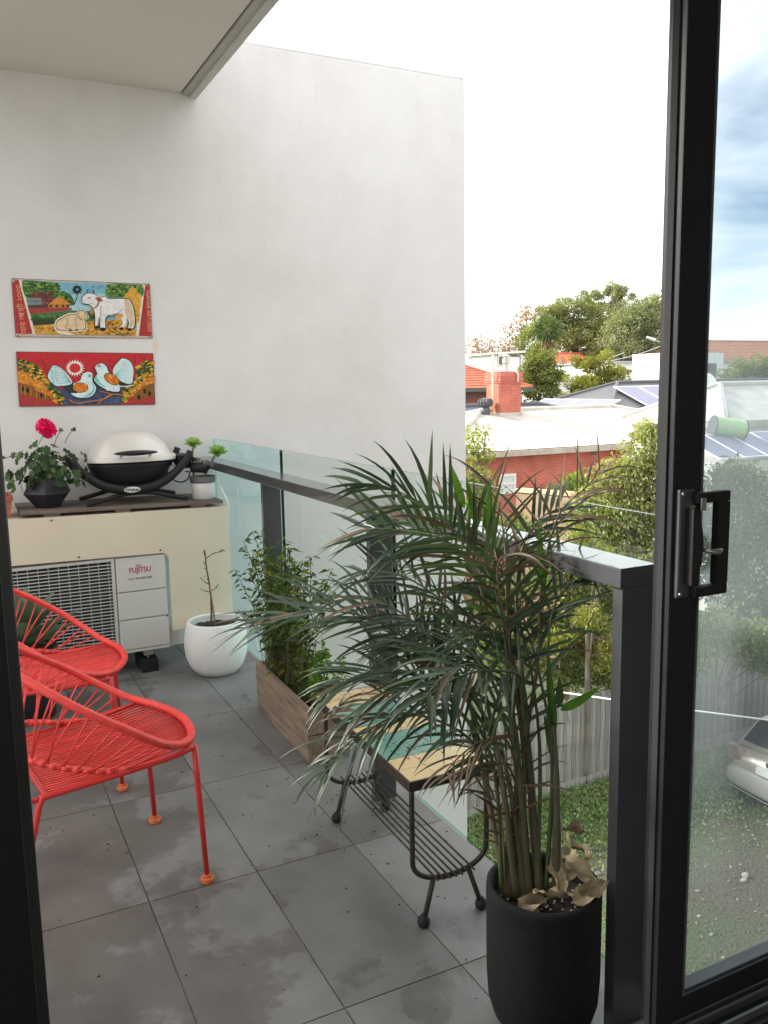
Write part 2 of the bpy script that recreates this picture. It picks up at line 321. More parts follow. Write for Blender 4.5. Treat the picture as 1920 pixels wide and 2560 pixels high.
cp = MB().box(-9, YW+.0015, 3.0555, 1.8165, YW+.2185, 3.067, .003).build('wall_capping', mat('cap_flashing', (.66, .65, .64), .7, var=.06), ew)
# ceiling slab with its drip strip
cl = MB().box(-1.3, -4.6, 2.775, .176, YW-.002, 3.02).build('ceiling', ceil_m); tag(cl, kind='structure')  # left edge, out of view, cut short to let more skylight in
MB().box(.186, -4.6, 2.768, .222, YW-.004, 3.02, .002).build('drip_strip', mat('soffit_strip', (.46, .45, .43), .8, var=.06), cl)
MB().box(.2222, -4.6, 2.757, .256, YW-.004, 3.02, .002).build('edge_strip', mat('soffit_edge', (.58, .57, .55), .8, var=.05), cl)
MB().box(.1762, -4.6, 2.79, .1858, YW-.004, 3.0).build('gap_shade_strip', gasket_m, cl)  # black strip set in the groove to paint its shade
# house walls around the balcony and the room the picture is taken from
fw = MB().box(-3.2, -1.13, -6.4, -1.0, -1.032, 2.774).build('facade_wall', wall_m)
tag(fw, 'rendered outer wall left of the sliding door opening', 'wall')
MB().box(1.25, -1.13, -6.4, 3.0, -1.032, 2.774).build('wall_panel', wall_m, fw)
MB().box(-.998, -1.13, 2.35, 1.248, -1.032, 2.774).build('door_head', wall_m, fw)
room_m = mat('room_paint', (.55, .54, .52), .9); carpet_m = mat('room_carpet', (.05, .048, .046), .95, var=.3, vscale=200)
rf = MB().box(-3.2, -4.6, -.3, 3.0, -1.135, .085).build('room_floor', carpet_m); tag(rf, kind='structure')
for nm, b in (('room_wall', (-3.4, -4.6, -.3, -3.201, -1.13, 3.0)), ('room_wall', (3.001, -4.6, -.3, 3.2, -1.13, 3.0)), ('room_wall', (-3.4, -4.8, -.3, 3.2, -4.601, 3.0))):
    tag(MB().box(*b).build(nm, room_m), kind='structure')
rc = MB().box(.26, -4.6, 2.775, 3.0, -1.03, 3.02).build('ceiling', room_m); tag(rc, kind='structure')
# ------------------------------------------------------------------ left door jamb
dj = thing('door_frame', 'black aluminium door jamb standing upright beside the red chairs', 'door frame', (-.96, -1.08, .085))
MB().box(-1.0, -1.128, .086, -.921, -1.045, 2.349, .003).build('jamb', mat('jamb_black', (.012, .012, .013), .5, spec=.3), dj)
MB().box(-.9985, -1.044, .02, -.905, -1.0, 2.349, .002).build('jamb_lip', rail_m, dj)
# ------------------------------------------------------------------ sliding door
sd_ = thing('sliding_door', 'dark framed sliding glass door standing open at the end of the balcony', 'door', (.163, -1.06, .13))
MB().box(.130, -1.080, .130, .196, -1.040, 2.34, .003).build('stile', black_m, sd_)
MB().box(.1262, -1.067, .131, .1298, -1.053, 2.34).build('brush_seal', mat('brush_seal', (.02, .02, .022), .9), sd_)
MB().box(.1962, -1.0795, .130, 1.2, -1.0405, .178, .003).build('bottom_rail', black_m, sd_)
MB().box(.1962, -1.0795, 2.28, 1.2, -1.0405, 2.34, .003).build('top_rail', black_m, sd_)
MB().box(1.2002, -1.080, .130, 1.245, -1.040, 2.34, .003).build('stile', black_m, sd_)
door_glass = glassmat('door_glass', (.75, .80, .83), haze=.15, hazecol=(.62, .69, .70), refl=.7)
MB().box(.194, -1.063, .176, 1.203, -1.057, 2.285).build('glass_pane', mat_g := door_glass, sd_)
gk = MB().box(.1965, -1.0815, .1785, .200, -1.0565, 2.279); gk.box(.2, -1.0715, .1785, 1.2, -1.0625, .1825); gk.build('gasket', mat('grey_gasket', (.10, .115, .12), .5), sd_)
hp = MB().box(.137, -1.090, .965, .172, -1.0802, 1.155, .004).build('handle_plate', rail_m, sd_)
sc_ = MB()
for z in (.972, 1.147): sc_.tube([(.143, -1.0902, z), (.143, -1.093, z)], .0032, 10)
sc_.build('screw', steel_m, hp)
# D pull standing off the plate towards the glass
hd = MB(); hd.box(.165, -1.106, 1.130, .2405, -1.0905, 1.1485, .0025); hd.box(.165, -1.106, .966, .2405, -1.0905, .984, .0025); hd.box(.2135, -1.1065, .9845, .2405, -1.0905, 1.1295, .0025)
hdo = hd.build('pull_handle', gasket_m, sd_)
gp = MB(); cs = [(.160+.017*math.sin(math.pi*k/14)**.8, -1.100, .99+k*.0095) for k in range(15)]
for k in range(14):
    a, b = cs[k], cs[k+1]; gp.add([(.152, -1.108, a[2]), (a[0], -1.108, a[2]), (b[0], -1.108, b[2]), (.152, -1.108, b[2]), (.152, -1.0905, a[2]), (a[0], -1.0905, a[2]), (b[0], -1.0905, b[2]), (.152, -1.0905, b[2])],
                                  [(0, 1, 2, 3), (1, 5, 6, 2), (4, 0, 3, 7)])
gp.build('finger_grip', mat('handle_black', (.016, .016, .018), .35), hdo)
MB().box(.168, -1.109, 1.118, .180, -1.1065, 1.140, .002).build('latch_slider', steel_m, hdo)
MB().tube([(.176, -1.108, 1.050), (.184, -1.118, 1.048), (.196, -1.122, 1.047), (.206, -1.122, 1.050)], [.003, .0045, .006, .003], 8).build('lock_lever', mat('lever_chrome', (.35, .34, .33), .3, metal=.9), hdo, smooth=True)
pl = MB().box(.160, -1.0925, 1.112, .171, -1.0902, 1.126, .001).build('lock_tongue', steel_m, hp)
# round outside pull
MB().lathe([(0, 0), (.030, .002), (.033, .008), (.030, .014), (0, .015)], 28).xform(Matrix.Translation((.186, -1.0395, 1.058)) @ Matrix.Rotation(-math.pi/2, 4, 'X')).build('outer_knob', gasket_m, sd_, smooth=True)
# sill and track
tk = thing('door_track', 'dark aluminium floor track under the sliding door', 'track', (.15, -1.08, .0))
MB().box(-.92, -1.134, 0, 1.25, -1.031, .100, .002).build('sill', black_m, tk)
for y in (-1.085, -1.068, -1.115): MB().box(-.92, y-.003, .1002, 1.25, y+.003, .118, .001).build('track_ridge', mat('track_bare', (.22, .23, .23), .4, metal=.7), tk)
# ------------------------------------------------------------------ balustrade
bl = thing('balustrade', 'charcoal metal balustrade with flat posts and clear glass panes', 'railing', (.21, .6, 0))
MB().box(.160, -.925, .945, .252, YW-.001, .985, .003).build('top_rail', rail_m, bl)
for y, lab in ((1.235, None), (.215, None)): MB().box(.170, y-.013, 0.0005, .2478, y+.013, .9445, .0015).build('post', rail_m, bl)
MB().box(.166, -.925, 0.0005, .262, -.898, .9445, .0015).build('corner_post', rail_m, bl)
bal_glass = glassmat('balustrade_glass', (.93, .975, .965), haze=.0, refl=.6)
bal_glass2 = glassmat('balustrade_glass_end', (.86, .975, .985), haze=.10, hazecol=(.72, .95, .97), refl=.8, hscale=2)
edge_m = glassmat('glass_edge', (.45, .75, .68), haze=.25, hazecol=(.75, .95, .9), refl=1)
for y0, y1, mm_ in ((1.232, YW-.02, bal_glass2), (.214, 1.224, bal_glass), (-.93, .206, bal_glass)):
    p_ = MB().box(.2535, y0, .055, .2635, y1, 1.079).build('glass_pane', mm_, bl)
    p_.data.materials.append(edge_m)
    for q in p_.data.polygons:
        if abs(q.normal.z) > .9 or abs(q.normal.y) > .9: q.material_index = 1
for y in (1.228, .210): MB().box(.2537, y-.0032, .055, .2633, y+.0032, 1.078).build('joint_seal', gasket_m, bl)
# ================================================================== RED CORD CHAIRS
red_cord = mat('red_cord', (.80, .066, .054), .42, var=.12, vscale=40, spec=.5)
_t = red_cord.node_tree; _oi = _t.nodes.new('ShaderNodeObjectInfo'); _mr = _t.nodes.new('ShaderNodeMapRange'); _mr.inputs[3].default_value = .80; _mr.inputs[4].default_value = 1.12
_hs = _t.nodes.new('ShaderNodeHueSaturation'); _b = _t.nodes['Principled BSDF']; _src = _b.inputs['Base Color'].links[0].from_socket
_t.links.new(_oi.outputs['Random'], _mr.inputs[0]); _t.links.new(_mr.outputs[0], _hs.inputs['Value']); _t.links.new(_src, _hs.inputs['Color']); _t.links.new(_hs.outputs[0], _b.inputs['Base Color'])
red_tube = mat('red_tube', (.60, .036, .034), .35, var=.08, vscale=20, spec=.55)
foot_m = mat('orange_foot', (.62, .16, .055), .55, var=.15, vscale=60)
def make_chair(label):
    t = thing('cord_chair', label, 'chair', (0, 0, 0), 'red cord chairs on the balcony')
    half = [(.050, 0, .400), (.038, .085, .401), (.010, .155, .404), (-.040, .212, .422), (-.110, .255, .468), (-.190, .274, .522), (-.290, .258, .587), (-.380, .212, .648), (-.450, .145, .697), (-.492, .070, .727)]
    half = [(x, y*(1.10 if x < -.1 else 1.03), z if z < .41 else .41+(z-.41)*1.07-(.012 if z > .45 else .004)) for x, y, z in half]
    ring = [(x, y, z) for x, y, z in half]+[(-.505, 0, .748)]+[(x, -y, z) for x, y, z in half[:0:-1]]
    hp_ = resample(crom(ring, 10, True)+[np.array(ring[0])], 341)[:-1]
    # wrapped hoop: a ridge for each turn of the cord
    rr = [.0120 if k % 2 else .0094 for k in range(len(hp_))]
    MB().tube(hp_, rr, 10, closed=True).build('hoop', red_cord, t, smooth=True)
    nh = len(hp_)
    def hoop_at(f): return Vector(hp_[int(round(f*nh)) % nh])
    # seat frame: two side bars and two rear bars
    RB = [(-.335, s*.200, .352) for s in (1, -1)]
    for s in (1, -1):
        pts = crom([(.0, s*.200, .396), (-.05, s*.207, .388), (-.2, s*.206, .378), (-.375, s*.202, .370), (-.388, s*.202, .367)], 5)
        MB().tube(pts, .0085, 10).build('side_bar', red_tube, t, smooth=True)
    MB().tube([(-.378, -.2, .369), (-.378, .2, .369)], .0075, 8).build('rear_bar', red_tube, t, smooth=True)
    MB().tube(crom([(-.392, -.2, .362), (-.43, -.17, .378), (-.43, .17, .378), (-.392, .2, .362)], 5), .0075, 8).build('rear_bar', red_tube, t, smooth=True)
    # legs with rubber feet
    for s in (1, -1):
        pts = [(.004, s*.198, .398), (.008, s*.199, .30), (.020, s*.2015, .012)]
        lg = MB().tube(pts, [.0088, .0080, .0074], 10).build('leg', red_tube, t, smooth=True)
        MB().lathe([(0, .0005), (.0165, .0005), (.0185, .003), (.0185, .0125), (.0165, .015), (.0125, .015), (.0115, .0125), (.0105, .0125), (.0102, .022), (.0082, .023)], 20, (.0202, s*.2015, 0)).build('rubber_foot', foot_m, lg, smooth=True, angle=R(35))
        pts = crom([(-.386, s*.202, .369), (-.396, s*.203, .350), (-.41, s*.206, .30), (-.465, s*.213, .10), (-.490, s*.216, .012)], 5)
        lg = MB().tube(pts, .0084, 10).build('leg', red_tube, t, smooth=True)
        MB().lathe([(0, .0005), (.0165, .0005), (.0185, .003), (.0185, .0125), (.0165, .015), (.0125, .015), (.0115, .0125), (.0105, .0125), (.0102, .022), (.0082, .023)], 20, (-.4902, s*.216, 0)).build('rubber_foot', foot_m, lg, smooth=True, angle=R(35))
    # back loop
    lp = crom([(-.165, .205, .380), (-.25, .198, .396), (-.36, .168, .432), (-.445, .09, .468), (-.472, 0, .480), (-.445, -.09, .468), (-.36, -.168, .432), (-.25, -.198, .396), (-.165, -.205, .380)], 8)
    lo = MB().tube(lp, .0075, 8).build('back_loop', red_tube, t, smooth=True)
    lpr = resample(lp, 200)
    # knots along the loop
    for k in range(30):
        i = int(8+k*184/29); a, b = lpr[max(0, i-2)], lpr[min(199, i+2)]
        if k % 1 == 0: MB().tube([a, b], .0092, 8).build('knot', red_cord, lo, smooth=True)
    # seat cords, front of the hoop to the rear bar
    ns = 28
    for k in range(ns):
        y = -.192+.384*k/(ns-1)
        # nearest point of the front of the hoop with this y
        cand = [q for q in hp_ if q[0] > -.06]; fr = min(cand, key=lambda q: abs(q[1]-y)+ (0 if q[0] > -.03 else .02))
        a = Vector((fr[0], y*1.0, fr[2]-.006)); b = Vector((-.378, y*1.0, .371)); m_ = (a+b)/2-Vector((0, 0, .010))
        MB().tube([a, (a+m_)/2-Vector((0, 0, .002)), m_, (b+m_)/2-Vector((0, 0, .002)), b], .0031, 5).build('seat_cord', red_cord, t, smooth=True)
    # back cords, loop to hoop, two from each knot
    nb = 23
    for s in (1, -1):
        for k in range(nb):
            f = k/(nb-1)
            h = hoop_at((.135+.365*f) if s > 0 else 1-(.135+.365*f))
            i = int(4+f*95) if s > 0 else int(195-f*95)
            i2 = min(199, max(0, i+(3 if k % 2 else -3)))
            q = Vector(lpr[i2]); mid = (h+q)/2+Vector((-.004, 0, -.004))
            MB().tube([h, mid, q], .0026, 5).build('back_cord', red_cord, t, smooth=True)
    return t
def copy_tree(o, parent=None):
    c = o.copy(); COL.objects.link(c)
    if parent is not None:
        c.parent = parent; c.matrix_parent_inverse = o.matrix_parent_inverse.copy()
    for ch in list(o.children): copy_tree(ch, c)
    return c
ch1 = make_chair('red cord chair nearest the door, its front leg standing clear on the tiles')
ch2 = copy_tree(ch1)
ch2['label'] = 'red cord chair standing behind the other one, in front of the air conditioner'
ch1.location = (-.482, .215, 0); ch1.rotation_euler = (0, 0, R(8.3))
ch2.location = (-.527, .893, 0.0); ch2.rotation_euler = (0, 0, R(-10))
# ================================================================== TILED SIDE TABLE
iron_m = mat('weathered_iron', (.028, .026, .024), .6, metal=.4, col2=(.075, .055, .042), vscale=45, bump=.2, bscale=200, bdist=.002)
yel_m = mat('mustard_tile', (.60, .42, .20), .28, col2=(.70, .54, .31), vscale=14, spec=.6, bump=.05, bscale=60)
grn_m = mat('sea_green_tile', (.125, .285, .235), .25, col2=(.185, .355, .29), vscale=10, spec=.6, bump=.05, bscale=60)
tb = thing('tiled_table', 'iron side table topped with mustard and green tiles over a rod shelf', 'table', (.06, -.1, 0))
TX0, TY0, TW, TL, TZ, TROT = -.036, -.428, .225, .650, .388, R(1.6)
TM = Matrix.Translation((TX0, TY0, 0)) @ Matrix.Rotation(-TROT, 4, 'Z')
def tt(m): return m.xform(TM)
tt(MB().box(0, 0, TZ-.022, TW, TL, TZ-.0075, .001)).build('tile_tray', mat('black_grout', (.03, .028, .025), .9), tb)
for b in ((0, -.0045, TZ-.026, TW, -.0003, TZ-.0005), (0, TL+.0003, TZ-.026, TW, TL+.0045, TZ-.0005), (-.0048, -.0045, TZ-.026, -.0003, TL+.0045, TZ-.0005), (TW+.0003, -.0045, TZ-.026, TW+.0048, TL+.0045, TZ-.0005)):
    tt(MB().box(*b, .0008)).build('rim_bar', iron_m, tb)
def tiles(y0, y1, nrows, xs, m_):
    for r in range(nrows):
        ya = y0+(y1-y0)*r/nrows; yb = y0+(y1-y0)*(r+1)/nrows
        for xa, xb in zip(xs[:-1], xs[1:]):
            dz = random.uniform(-.0006, .0004)
            tt(MB().box(xa+.0012, ya+.0012, TZ-.0072, xb-.0012, yb-.0012, TZ+dz, .0012)).build('tile', m_, tb)
X3 = [0, .075, .150, .225]
tiles(0, .134, 2, X3, yel_m); tiles(.134, .290, 1, [0, .150, .225], grn_m); tiles(.290, .364, 1, X3, yel_m); tiles(.364, .526, 1, [0, .150, .225], grn_m); tiles(.526, .650, 2, X3, yel_m)
for yy in (.006, .585):
    zc_, rr_ = .172, .085
    pts = [(.006, yy, TZ-.026), (.006, yy, zc_+.04), (.006, yy, zc_)]+[(.1125+(-.1065)*math.cos(a)*(1), yy, zc_-rr_*.72*math.sin(a)**.9) for a in np.linspace(.15, math.pi-.15, 14)]+[(TW-.006, yy, zc_), (TW-.006, yy, zc_+.04), (TW-.006, yy, TZ-.026)]
    tt(MB().tube(resample(crom(pts, 4), 50), .0068, 10)).build('hoop_leg', iron_m, tb, smooth=True)
    for sx, x0 in ((-1, .062), (1, .163)):
        dy = -.004
        lg = tt(MB().tube([(x0, yy+dy, .118), (x0+sx*.032, yy+dy*3, .016)], .0068, 10)).build('leg', iron_m, tb, smooth=True)
        tt(MB().lathe([(0, .0004), (.009, .0008), (.0148, .006), (.0165, .014), (.0148, .022), (.0085, .029), (.0065, .033)], 16, (x0+sx*.033, yy+dy*3, 0))).build('ball_foot', gasket_m, lg, smooth=True)
for k in range(7):
    x = .062+k*.0175; z = .1215+.0035*((k-3)/3)**2
    tt(MB().tube([(x, -.022, z), (x, .29, z-.001), (x, .612, z)], .0027, 8)).build('shelf_rod', iron_m, tb, smooth=True)
# soil crumbs on the table
def crumbs(name, pts, s0, s1, m_, label=None, cat=None):
    b = MB()
    for p_ in pts:
        s = random.uniform(s0, s1); a = random.uniform(0, 6.28); e = random.uniform(.5, 1.6)
        q = [(s*e*math.cos(a+k*2.1)+random.uniform(-.3, .3)*s, s*math.sin(a+k*2.1), 0) for k in range(3)]
        b.add([(p_[0]+x, p_[1]+y, p_[2]) for x, y, z in q]+[(p_[0], p_[1], p_[2]+s*.9)], [(0, 1, 3), (1, 2, 3), (2, 0, 3), (2, 1, 0)])
    o = b.build(name, m_); o['kind'] = 'stuff'; return o
pts = []
for k in range(170):
    c = random.choice([(.085, .20, .035), (.085, .20, .035), (.06, .30, .06), (.1, .56, .05), (.05, .45, .07), (.12, .33, .03)])
    x, y = random.gauss(c[0], c[2]), random.gauss(c[1], c[2])
    if 0.01 < x < TW-.01 and .01 < y < TL-.01: pts.append(tuple(TM @ Vector((x, y, TZ))))
crumbs('soil_crumbs', pts, .0012, .0036, soil_m)
pts = []
for k in range(150):
    x = random.uniform(-.9, .3); y = random.uniform(-.75, 1.9)
    pts.append((x, y, 0))
for k in range(110):
    pts.append((random.gauss(.1, .12), random.gauss(.25, .35), 0))
pts = [q for q in pts if q[0] < .3]
crumbs('floor_debris', pts, .0015, .0045, soil_m)
# ================================================================== TIMBER PLANTER BOX
wood_m = mat('weathered_pine', (.15, .105, .072), .85, col2=(.31, .235, .17), vscale=6, stretch=(8, 1, 8), bump=.4, bscale=30, bdist=.003, detail=8)
pb = thing('planter_box', 'weathered timber planter box full of soil against the balustrade', 'planter', (.16, .87, 0))
BX0, BX1, BY0, BY1, BH = .090, .2515, .565, 1.180, .205
PM = Matrix.Translation((.17, .87, 0)) @ Matrix.Rotation(R(-1.2), 4, 'Z') @ Matrix.Translation((-.17, -.87, 0))
for z0, z1 in ((.004, .103), (.106, BH)):
    MB().box(BX0, BY0, z0, BX0+.018, BY1, z1, .0015).xform(PM).build('plank', wood_m, pb)
    MB().box(BX1-.018, BY0, z0, BX1, BY1, z1, .0015).xform(PM).build('plank', wood_m, pb)
    for y in (BY0, BY1-.018): MB().box(BX0+.0185, y+.001, z0, BX1-.0185, y+.017, z1-.002, .0015).xform(PM).build('plank', wood_m, pb)
for x in (BX0+.019, BX1-.037):
    for y in (BY0+.019, BY1-.037): MB().box(x, y, .006, x+.018, y+.018, BH-.012, .001).xform(PM).build('corner_block', wood_m, pb)
def soil_patch(x0, y0, x1, y1, z, amp, nx=14, ny=40):
    b = MB(); vs = []; 
    for j in range(ny+1):
        for i in range(nx+1): vs.append((x0+(x1-x0)*i/nx, y0+(y1-y0)*j/ny, z+random.uniform(-amp, amp)+.010*math.sin(j*.5)))
    return b.add(vs, [(j*(nx+1)+i, j*(nx+1)+i+1, (j+1)*(nx+1)+i+1, (j+1)*(nx+1)+i) for j in range(ny) for i in range(nx)])
soil_patch(BX0+.019, BY0+.018, BX1-.019, BY1-.018, .165, .008).xform(PM).build('soil', soil_m, pb)
# ================================================================== WHITE BOWL POT WITH BARE SAPLING
wp_m = mat('white_ceramic', (.80, .79, .77), .45, var=.03, vscale=5, spec=.5, bump=.03, bscale=120)
wc = (.080, 1.735, 0)
wpot = thing('white_pot', 'round white bowl pot holding a bare dead sapling', 'pot', wc)
MB().lathe([(.080, .0005), (.098, .004), (.126, .04), (.143, .085), (.1485, .13), (.146, .18), (.138, .222), (.131, .246), (.128, .252), (.118, .252), (.117, .244), (.122, .225), (.120, .215)], 56, wc, cap=False).build('bowl', wp_m, wpot, smooth=True)
b = MB(); b.lathe([(.1205, .216), (.09, .224), (.05, .221), (0, .228)], 40, wc, cap=False)
b.v = [(x+random.uniform(-.002, .002), y+random.uniform(-.002, .002), z+random.uniform(-.004, .004)) for x, y, z in b.v]; b.build('soil', soil_m, wpot)
sap = thing('sapling', 'leafless thin sapling tied to a stake in the white pot', 'plant', (.07, 1.73, .224))
bark_m = mat('twig_bark', (.075, .050, .035), .85, var=.35, vscale=60)
Y_ = 1.73
stem = [ony(u, v, Y_) for u, v in ((527, 1545), (528, 1500), (522, 1452), (516, 1420), (514, 1395), (512, 1378))]; stem[0].z = .215
MB().tube(resample(crom(stem, 6), 26), np.linspace(.0052, .0028, 26), 7).build('trunk', bark_m, sap, smooth=True)
st2 = [ony(u, v, Y_) for u, v in ((538, 1547), (530, 1500), (524, 1462))]; st2[0].z = .215
MB().tube(st2, .0042, 7).build('stake', mat('bamboo', (.42, .26, .14), .6, var=.2, vscale=40), sap, smooth=True)
for br in (((514, 1396), (524, 1390), (534, 1383), (548, 1380), (562, 1376)), ((548, 1380), (556, 1374), (562, 1379)), ((522, 1460), (513, 1456), (504, 1447), (500, 1443)), ((524, 1480), (512, 1477), (500, 1471)), ((527, 1478), (536, 1472), (543, 1464), (547, 1461)), ((513, 1390), (509, 1380), (511, 1374)), ((518, 1424), (510, 1420)), ((527, 1520), (536, 1515)), ((516, 1412), (510, 1408), (508, 1402))):
    q = [ony(u, v, Y_+random.uniform(-.004, .004)) for u, v in br]
    MB().tube(resample(crom(q, 4), 10), np.linspace(.0024, .0011, 10), 6).build('twig', bark_m, sap, smooth=True)
bud = MB()
for u, v in ((548, 1380), (556, 1377), (534, 1384), (503, 1446), (545, 1463), (540, 1469), (512, 1378), (511, 1440), (519, 1447), (526, 1505), (524, 1470)):
    c = ony(u+random.uniform(-2, 2), v+random.uniform(-2, 2), Y_); bud.lathe([(0, -.004), (.003, 0), (0, .005)], 6, c)
bo = bud.build('buds', bark_m, sap); bo['kind'] = 'stuff'
# ================================================================== AIR CONDITIONER AND ITS COVER
def text_mesh(name, body, size, matrix, m_, parent=None, font=None, xs=1.0, ext=.0004, bold=0.0):
    cu = bpy.data.curves.new(name, 'FONT'); cu.body = body; cu.size = size; cu.extrude = ext; cu.offset = bold; cu.align_x = 'CENTER'; cu.align_y = 'CENTER'; cu.resolution_u = 3
    ob = bpy.data.objects.new(name, cu); COL.objects.link(ob)
    me = bpy.data.meshes.new_from_object(ob); bpy.data.objects.remove(ob); bpy.data.curves.remove(cu)
    me.transform(matrix @ Matrix.Diagonal((xs, 1, 1, 1))); me.materials.clear(); me.materials.append(m_)
    o = bpy.data.objects.new(name, me); COL.objects.link(o)
    if parent is not None:
        o.parent = parent; o.matrix_parent_inverse = Matrix.Translation(-(parent.location if parent.parent is None else Vector((0, 0, 0))))
    return o
FACE = Matrix.Rotation(math.pi/2, 4, 'X')          # text lying in XZ, read from -Y
def r2(x, y): return (x/2.258, 1260+y/2.258)
def r1(x, y): return (x/2.592, 660+y/2.592)
ac_m = mat('ac_enamel', (.60, .59, .555), .45, var=.04, vscale=4, spec=.5)
ac_w = mat('ac_grille_white', (.56, .55, .525), .5, var=.05, vscale=20)
dark_m = mat('fan_dark', (.012, .013, .014), .6)
YF = 1.898
ac = thing('air_conditioner', 'pale outdoor air conditioner unit with a wire fan grille behind the red chairs', 'air conditioner', (-.48, 2.05, .1))
MB().box(-.885, YF+.012, .102, -.096, YF+.29, .566, .008).build('cabinet', ac_m, ac)
MB().box(-.872, YF+.0105, .117, -.345, YF+.0118, .553).build('fan_dark_sheet', dark_m, ac)  # flat dark sheet in place of the shaded hollow behind the grille
fr = MB()
for b in ((-.882, YF-.004, .104, -.868, YF+.011, .566), (-.352, YF-.004, .104, -.338, YF+.011, .566), (-.868, YF-.004, .552, -.352, YF+.011, .566), (-.868, YF-.004, .104, -.352, YF+.011, .118)): fr.box(*b, .002)
fr.build('grille_frame', ac_w, ac)
for k in range(27):
    z = .126+k*.0158; MB().box(-.868, YF-.002, z-.0018, -.352, YF+.003, z+.0022).build('grille_bar', ac_w, ac)
for k in range(12):
    x = -.868+(k+.6)*.0432; MB().box(x-.001, YF-.0035, .118, x+.001, YF-.0022, .552).build('grille_wire', ac_w, ac)
for z0, z1 in ((.120, .262), (.2665, .396), (.4005, .562)):
    MB().box(-.333, YF-.006, z0, -.103, YF+.0115, z1, .004).build('front_panel', ac_m, ac)
MB().box(-.333, YF-.004, .104, -.103, YF+.0115, .1175, .002).build('base_strip', ac_m, ac)
MB().box(-.0955, YF+.03, .108, -.045, YF+.20, .20, .006).build('valve_cover', ac_m, ac)
stk = MB().box(-.282, YF-.0068, .436, -.165, YF-.0062, .548).build('logo_sticker', mat('sticker_white', (.62, .60, .57), .4), ac)
maroon = mat('logo_maroon', (.36, .03, .06), .5); ink = mat('ink_dark', (.05, .05, .05), .6)
text_mesh('logo_text', 'FUJITSU', .036, Matrix.Translation((-.2235, YF-.0072, .499)) @ FACE, maroon, stk, xs=.83, bold=.0006)
b = MB(); b.tube([(-.229+.010*math.sin(a), YF-.0072, .521+.0045*math.sin(2*a)) for a in np.linspace(0, 2*math.pi, 40)], .0011, 6); b.build('logo_loop', maroon, stk)
text_mesh('logo_line', 'DC INVERTER', .0145, Matrix.Translation((-.2235, YF-.0072, .459)) @ FACE, ink, stk, xs=1.22, bold=.0001)
for x in (-.75, -.205):
    MB().box(x-.022, YF+.0, .078, x+.022, YF+.06, .1015, .002).build('foot_bracket', steel_m, ac)
    MB().box(x-.04, YF-.02, .0005, x+.04, YF+.16, .060, .004).build('rubber_block', gasket_m, ac)
    MB().tube([(x, YF+.02, .0602), (x, YF+.02, .0778)], .006, 10).build('bolt', steel_m, ac)
cov_m = mat('cream_sheet', (.68, .605, .475), .55, var=.05, vscale=3, bump=.05, bscale=6, bdist=.02)
cv = thing('cover_panel', 'cream sheet panel boxing in the air conditioner below the barbecue', 'panel', (-.4, 1.89, .77))
out_ = [(-1.6, .80), (.214, .768), (.214, .197), (-.088, .186), (-.088, .548), (-.108, .570), (-1.6, .592)]
MB().prism([(x, YF-.012, z) for x, z in out_], (0, .004, 0)).build('front_sheet', cov_m, cv)
MB().add([(-1.6, YF-.0075, .799), (.214, YF-.0075, .7665), (.214, YW-.004, .7665), (-1.6, YW-.004, .799), (-1.6, YF-.0075, .796), (.214, YF-.0075, .7635), (.214, YW-.004, .7635), (-1.6, YW-.004, .796)],
         [(0, 1, 2, 3), (7, 6, 5, 4), (0, 4, 5, 1), (1, 5, 6, 2), (2, 6, 7, 3), (3, 7, 4, 0)]).build('top_sheet', cov_m, cv)
for u, v in (r2(25, 350), r2(445, 300), r2(905, 260), r2(742, 42), r2(290, 93), r2(945, 630)):
    q = ony(u, v, YF-.0122); MB().tube([q, q+Vector((0, -.0025, 0))], .0042, 10).build('screw', screw_m, cv)
def topz(x): return .7668-(x-.214)*.01792+.0004
# slatted board on top
bd_m = mat('grey_decking', (.115, .088, .070), .8, col2=(.21, .165, .135), vscale=5, stretch=(1, 10, 10), bump=.3, bscale=40, bdist=.002, detail=8)
bd = thing('timber_board', 'weathered slatted timber board carrying the barbecue and pots', 'board', (-.26, 2.05, .79))
BM = Matrix.Translation((-.26, 0, topz(-.26))) @ Matrix.Rotation(math.atan(.01792), 4, 'Y')
for k, y in enumerate((1.895, 1.99, 2.085, 2.175)):
    MB().box(-.462, y, .0145, .452, y+.089-.004*(k % 2), .0295, .002).xform(BM).build('slat', bd_m, bd)
for x in (-.33, -.02, .33): MB().box(x-.035, 1.905, .0008, x+.035, 2.255, .0142, .001).xform(BM).build('batten', bd_m, bd)
def bz(x): return (BM @ Vector((x+.26, 2.05, .0295))).z+.0004
# ================================================================== BARBECUE
bq_l = mat('bbq_lid', (.62, .60, .56), .3, metal=.05, var=.03, spec=.6, coat=.2)
bq_k = mat('bbq_black', (.014, .014, .015), .55, spec=.35)
bq_h = mat('bbq_handle', (.018, .019, .021), .4)
BC = (-.208, 2.075, 1.0)
bq = thing('barbecue', 'portable gas barbecue with a pale domed lid on a black cradle', 'barbecue', (BC[0], BC[1], bz(-.2)))
def superlathe(prof, n, c, ax, ay, e=2.6):
    b = MB(); vs = []; fs = []
    for (r, z) in prof:
        for j in range(n):
            a = 2*math.pi*j/n; ca, sa = math.cos(a), math.sin(a)
            k = (abs(ca)**e+abs(sa)**e)**(-1/e); vs.append((c[0]+ax*r*k*ca, c[1]+ay*r*k*sa, c[2]+z))
    K = len(prof)
    for i in range(K-1):
        for j in range(n):
            j2 = (j+1) % n; fs.append((i*n+j, i*n+j2, (i+1)*n+j2, (i+1)*n+j))
    return b.add(vs, fs)
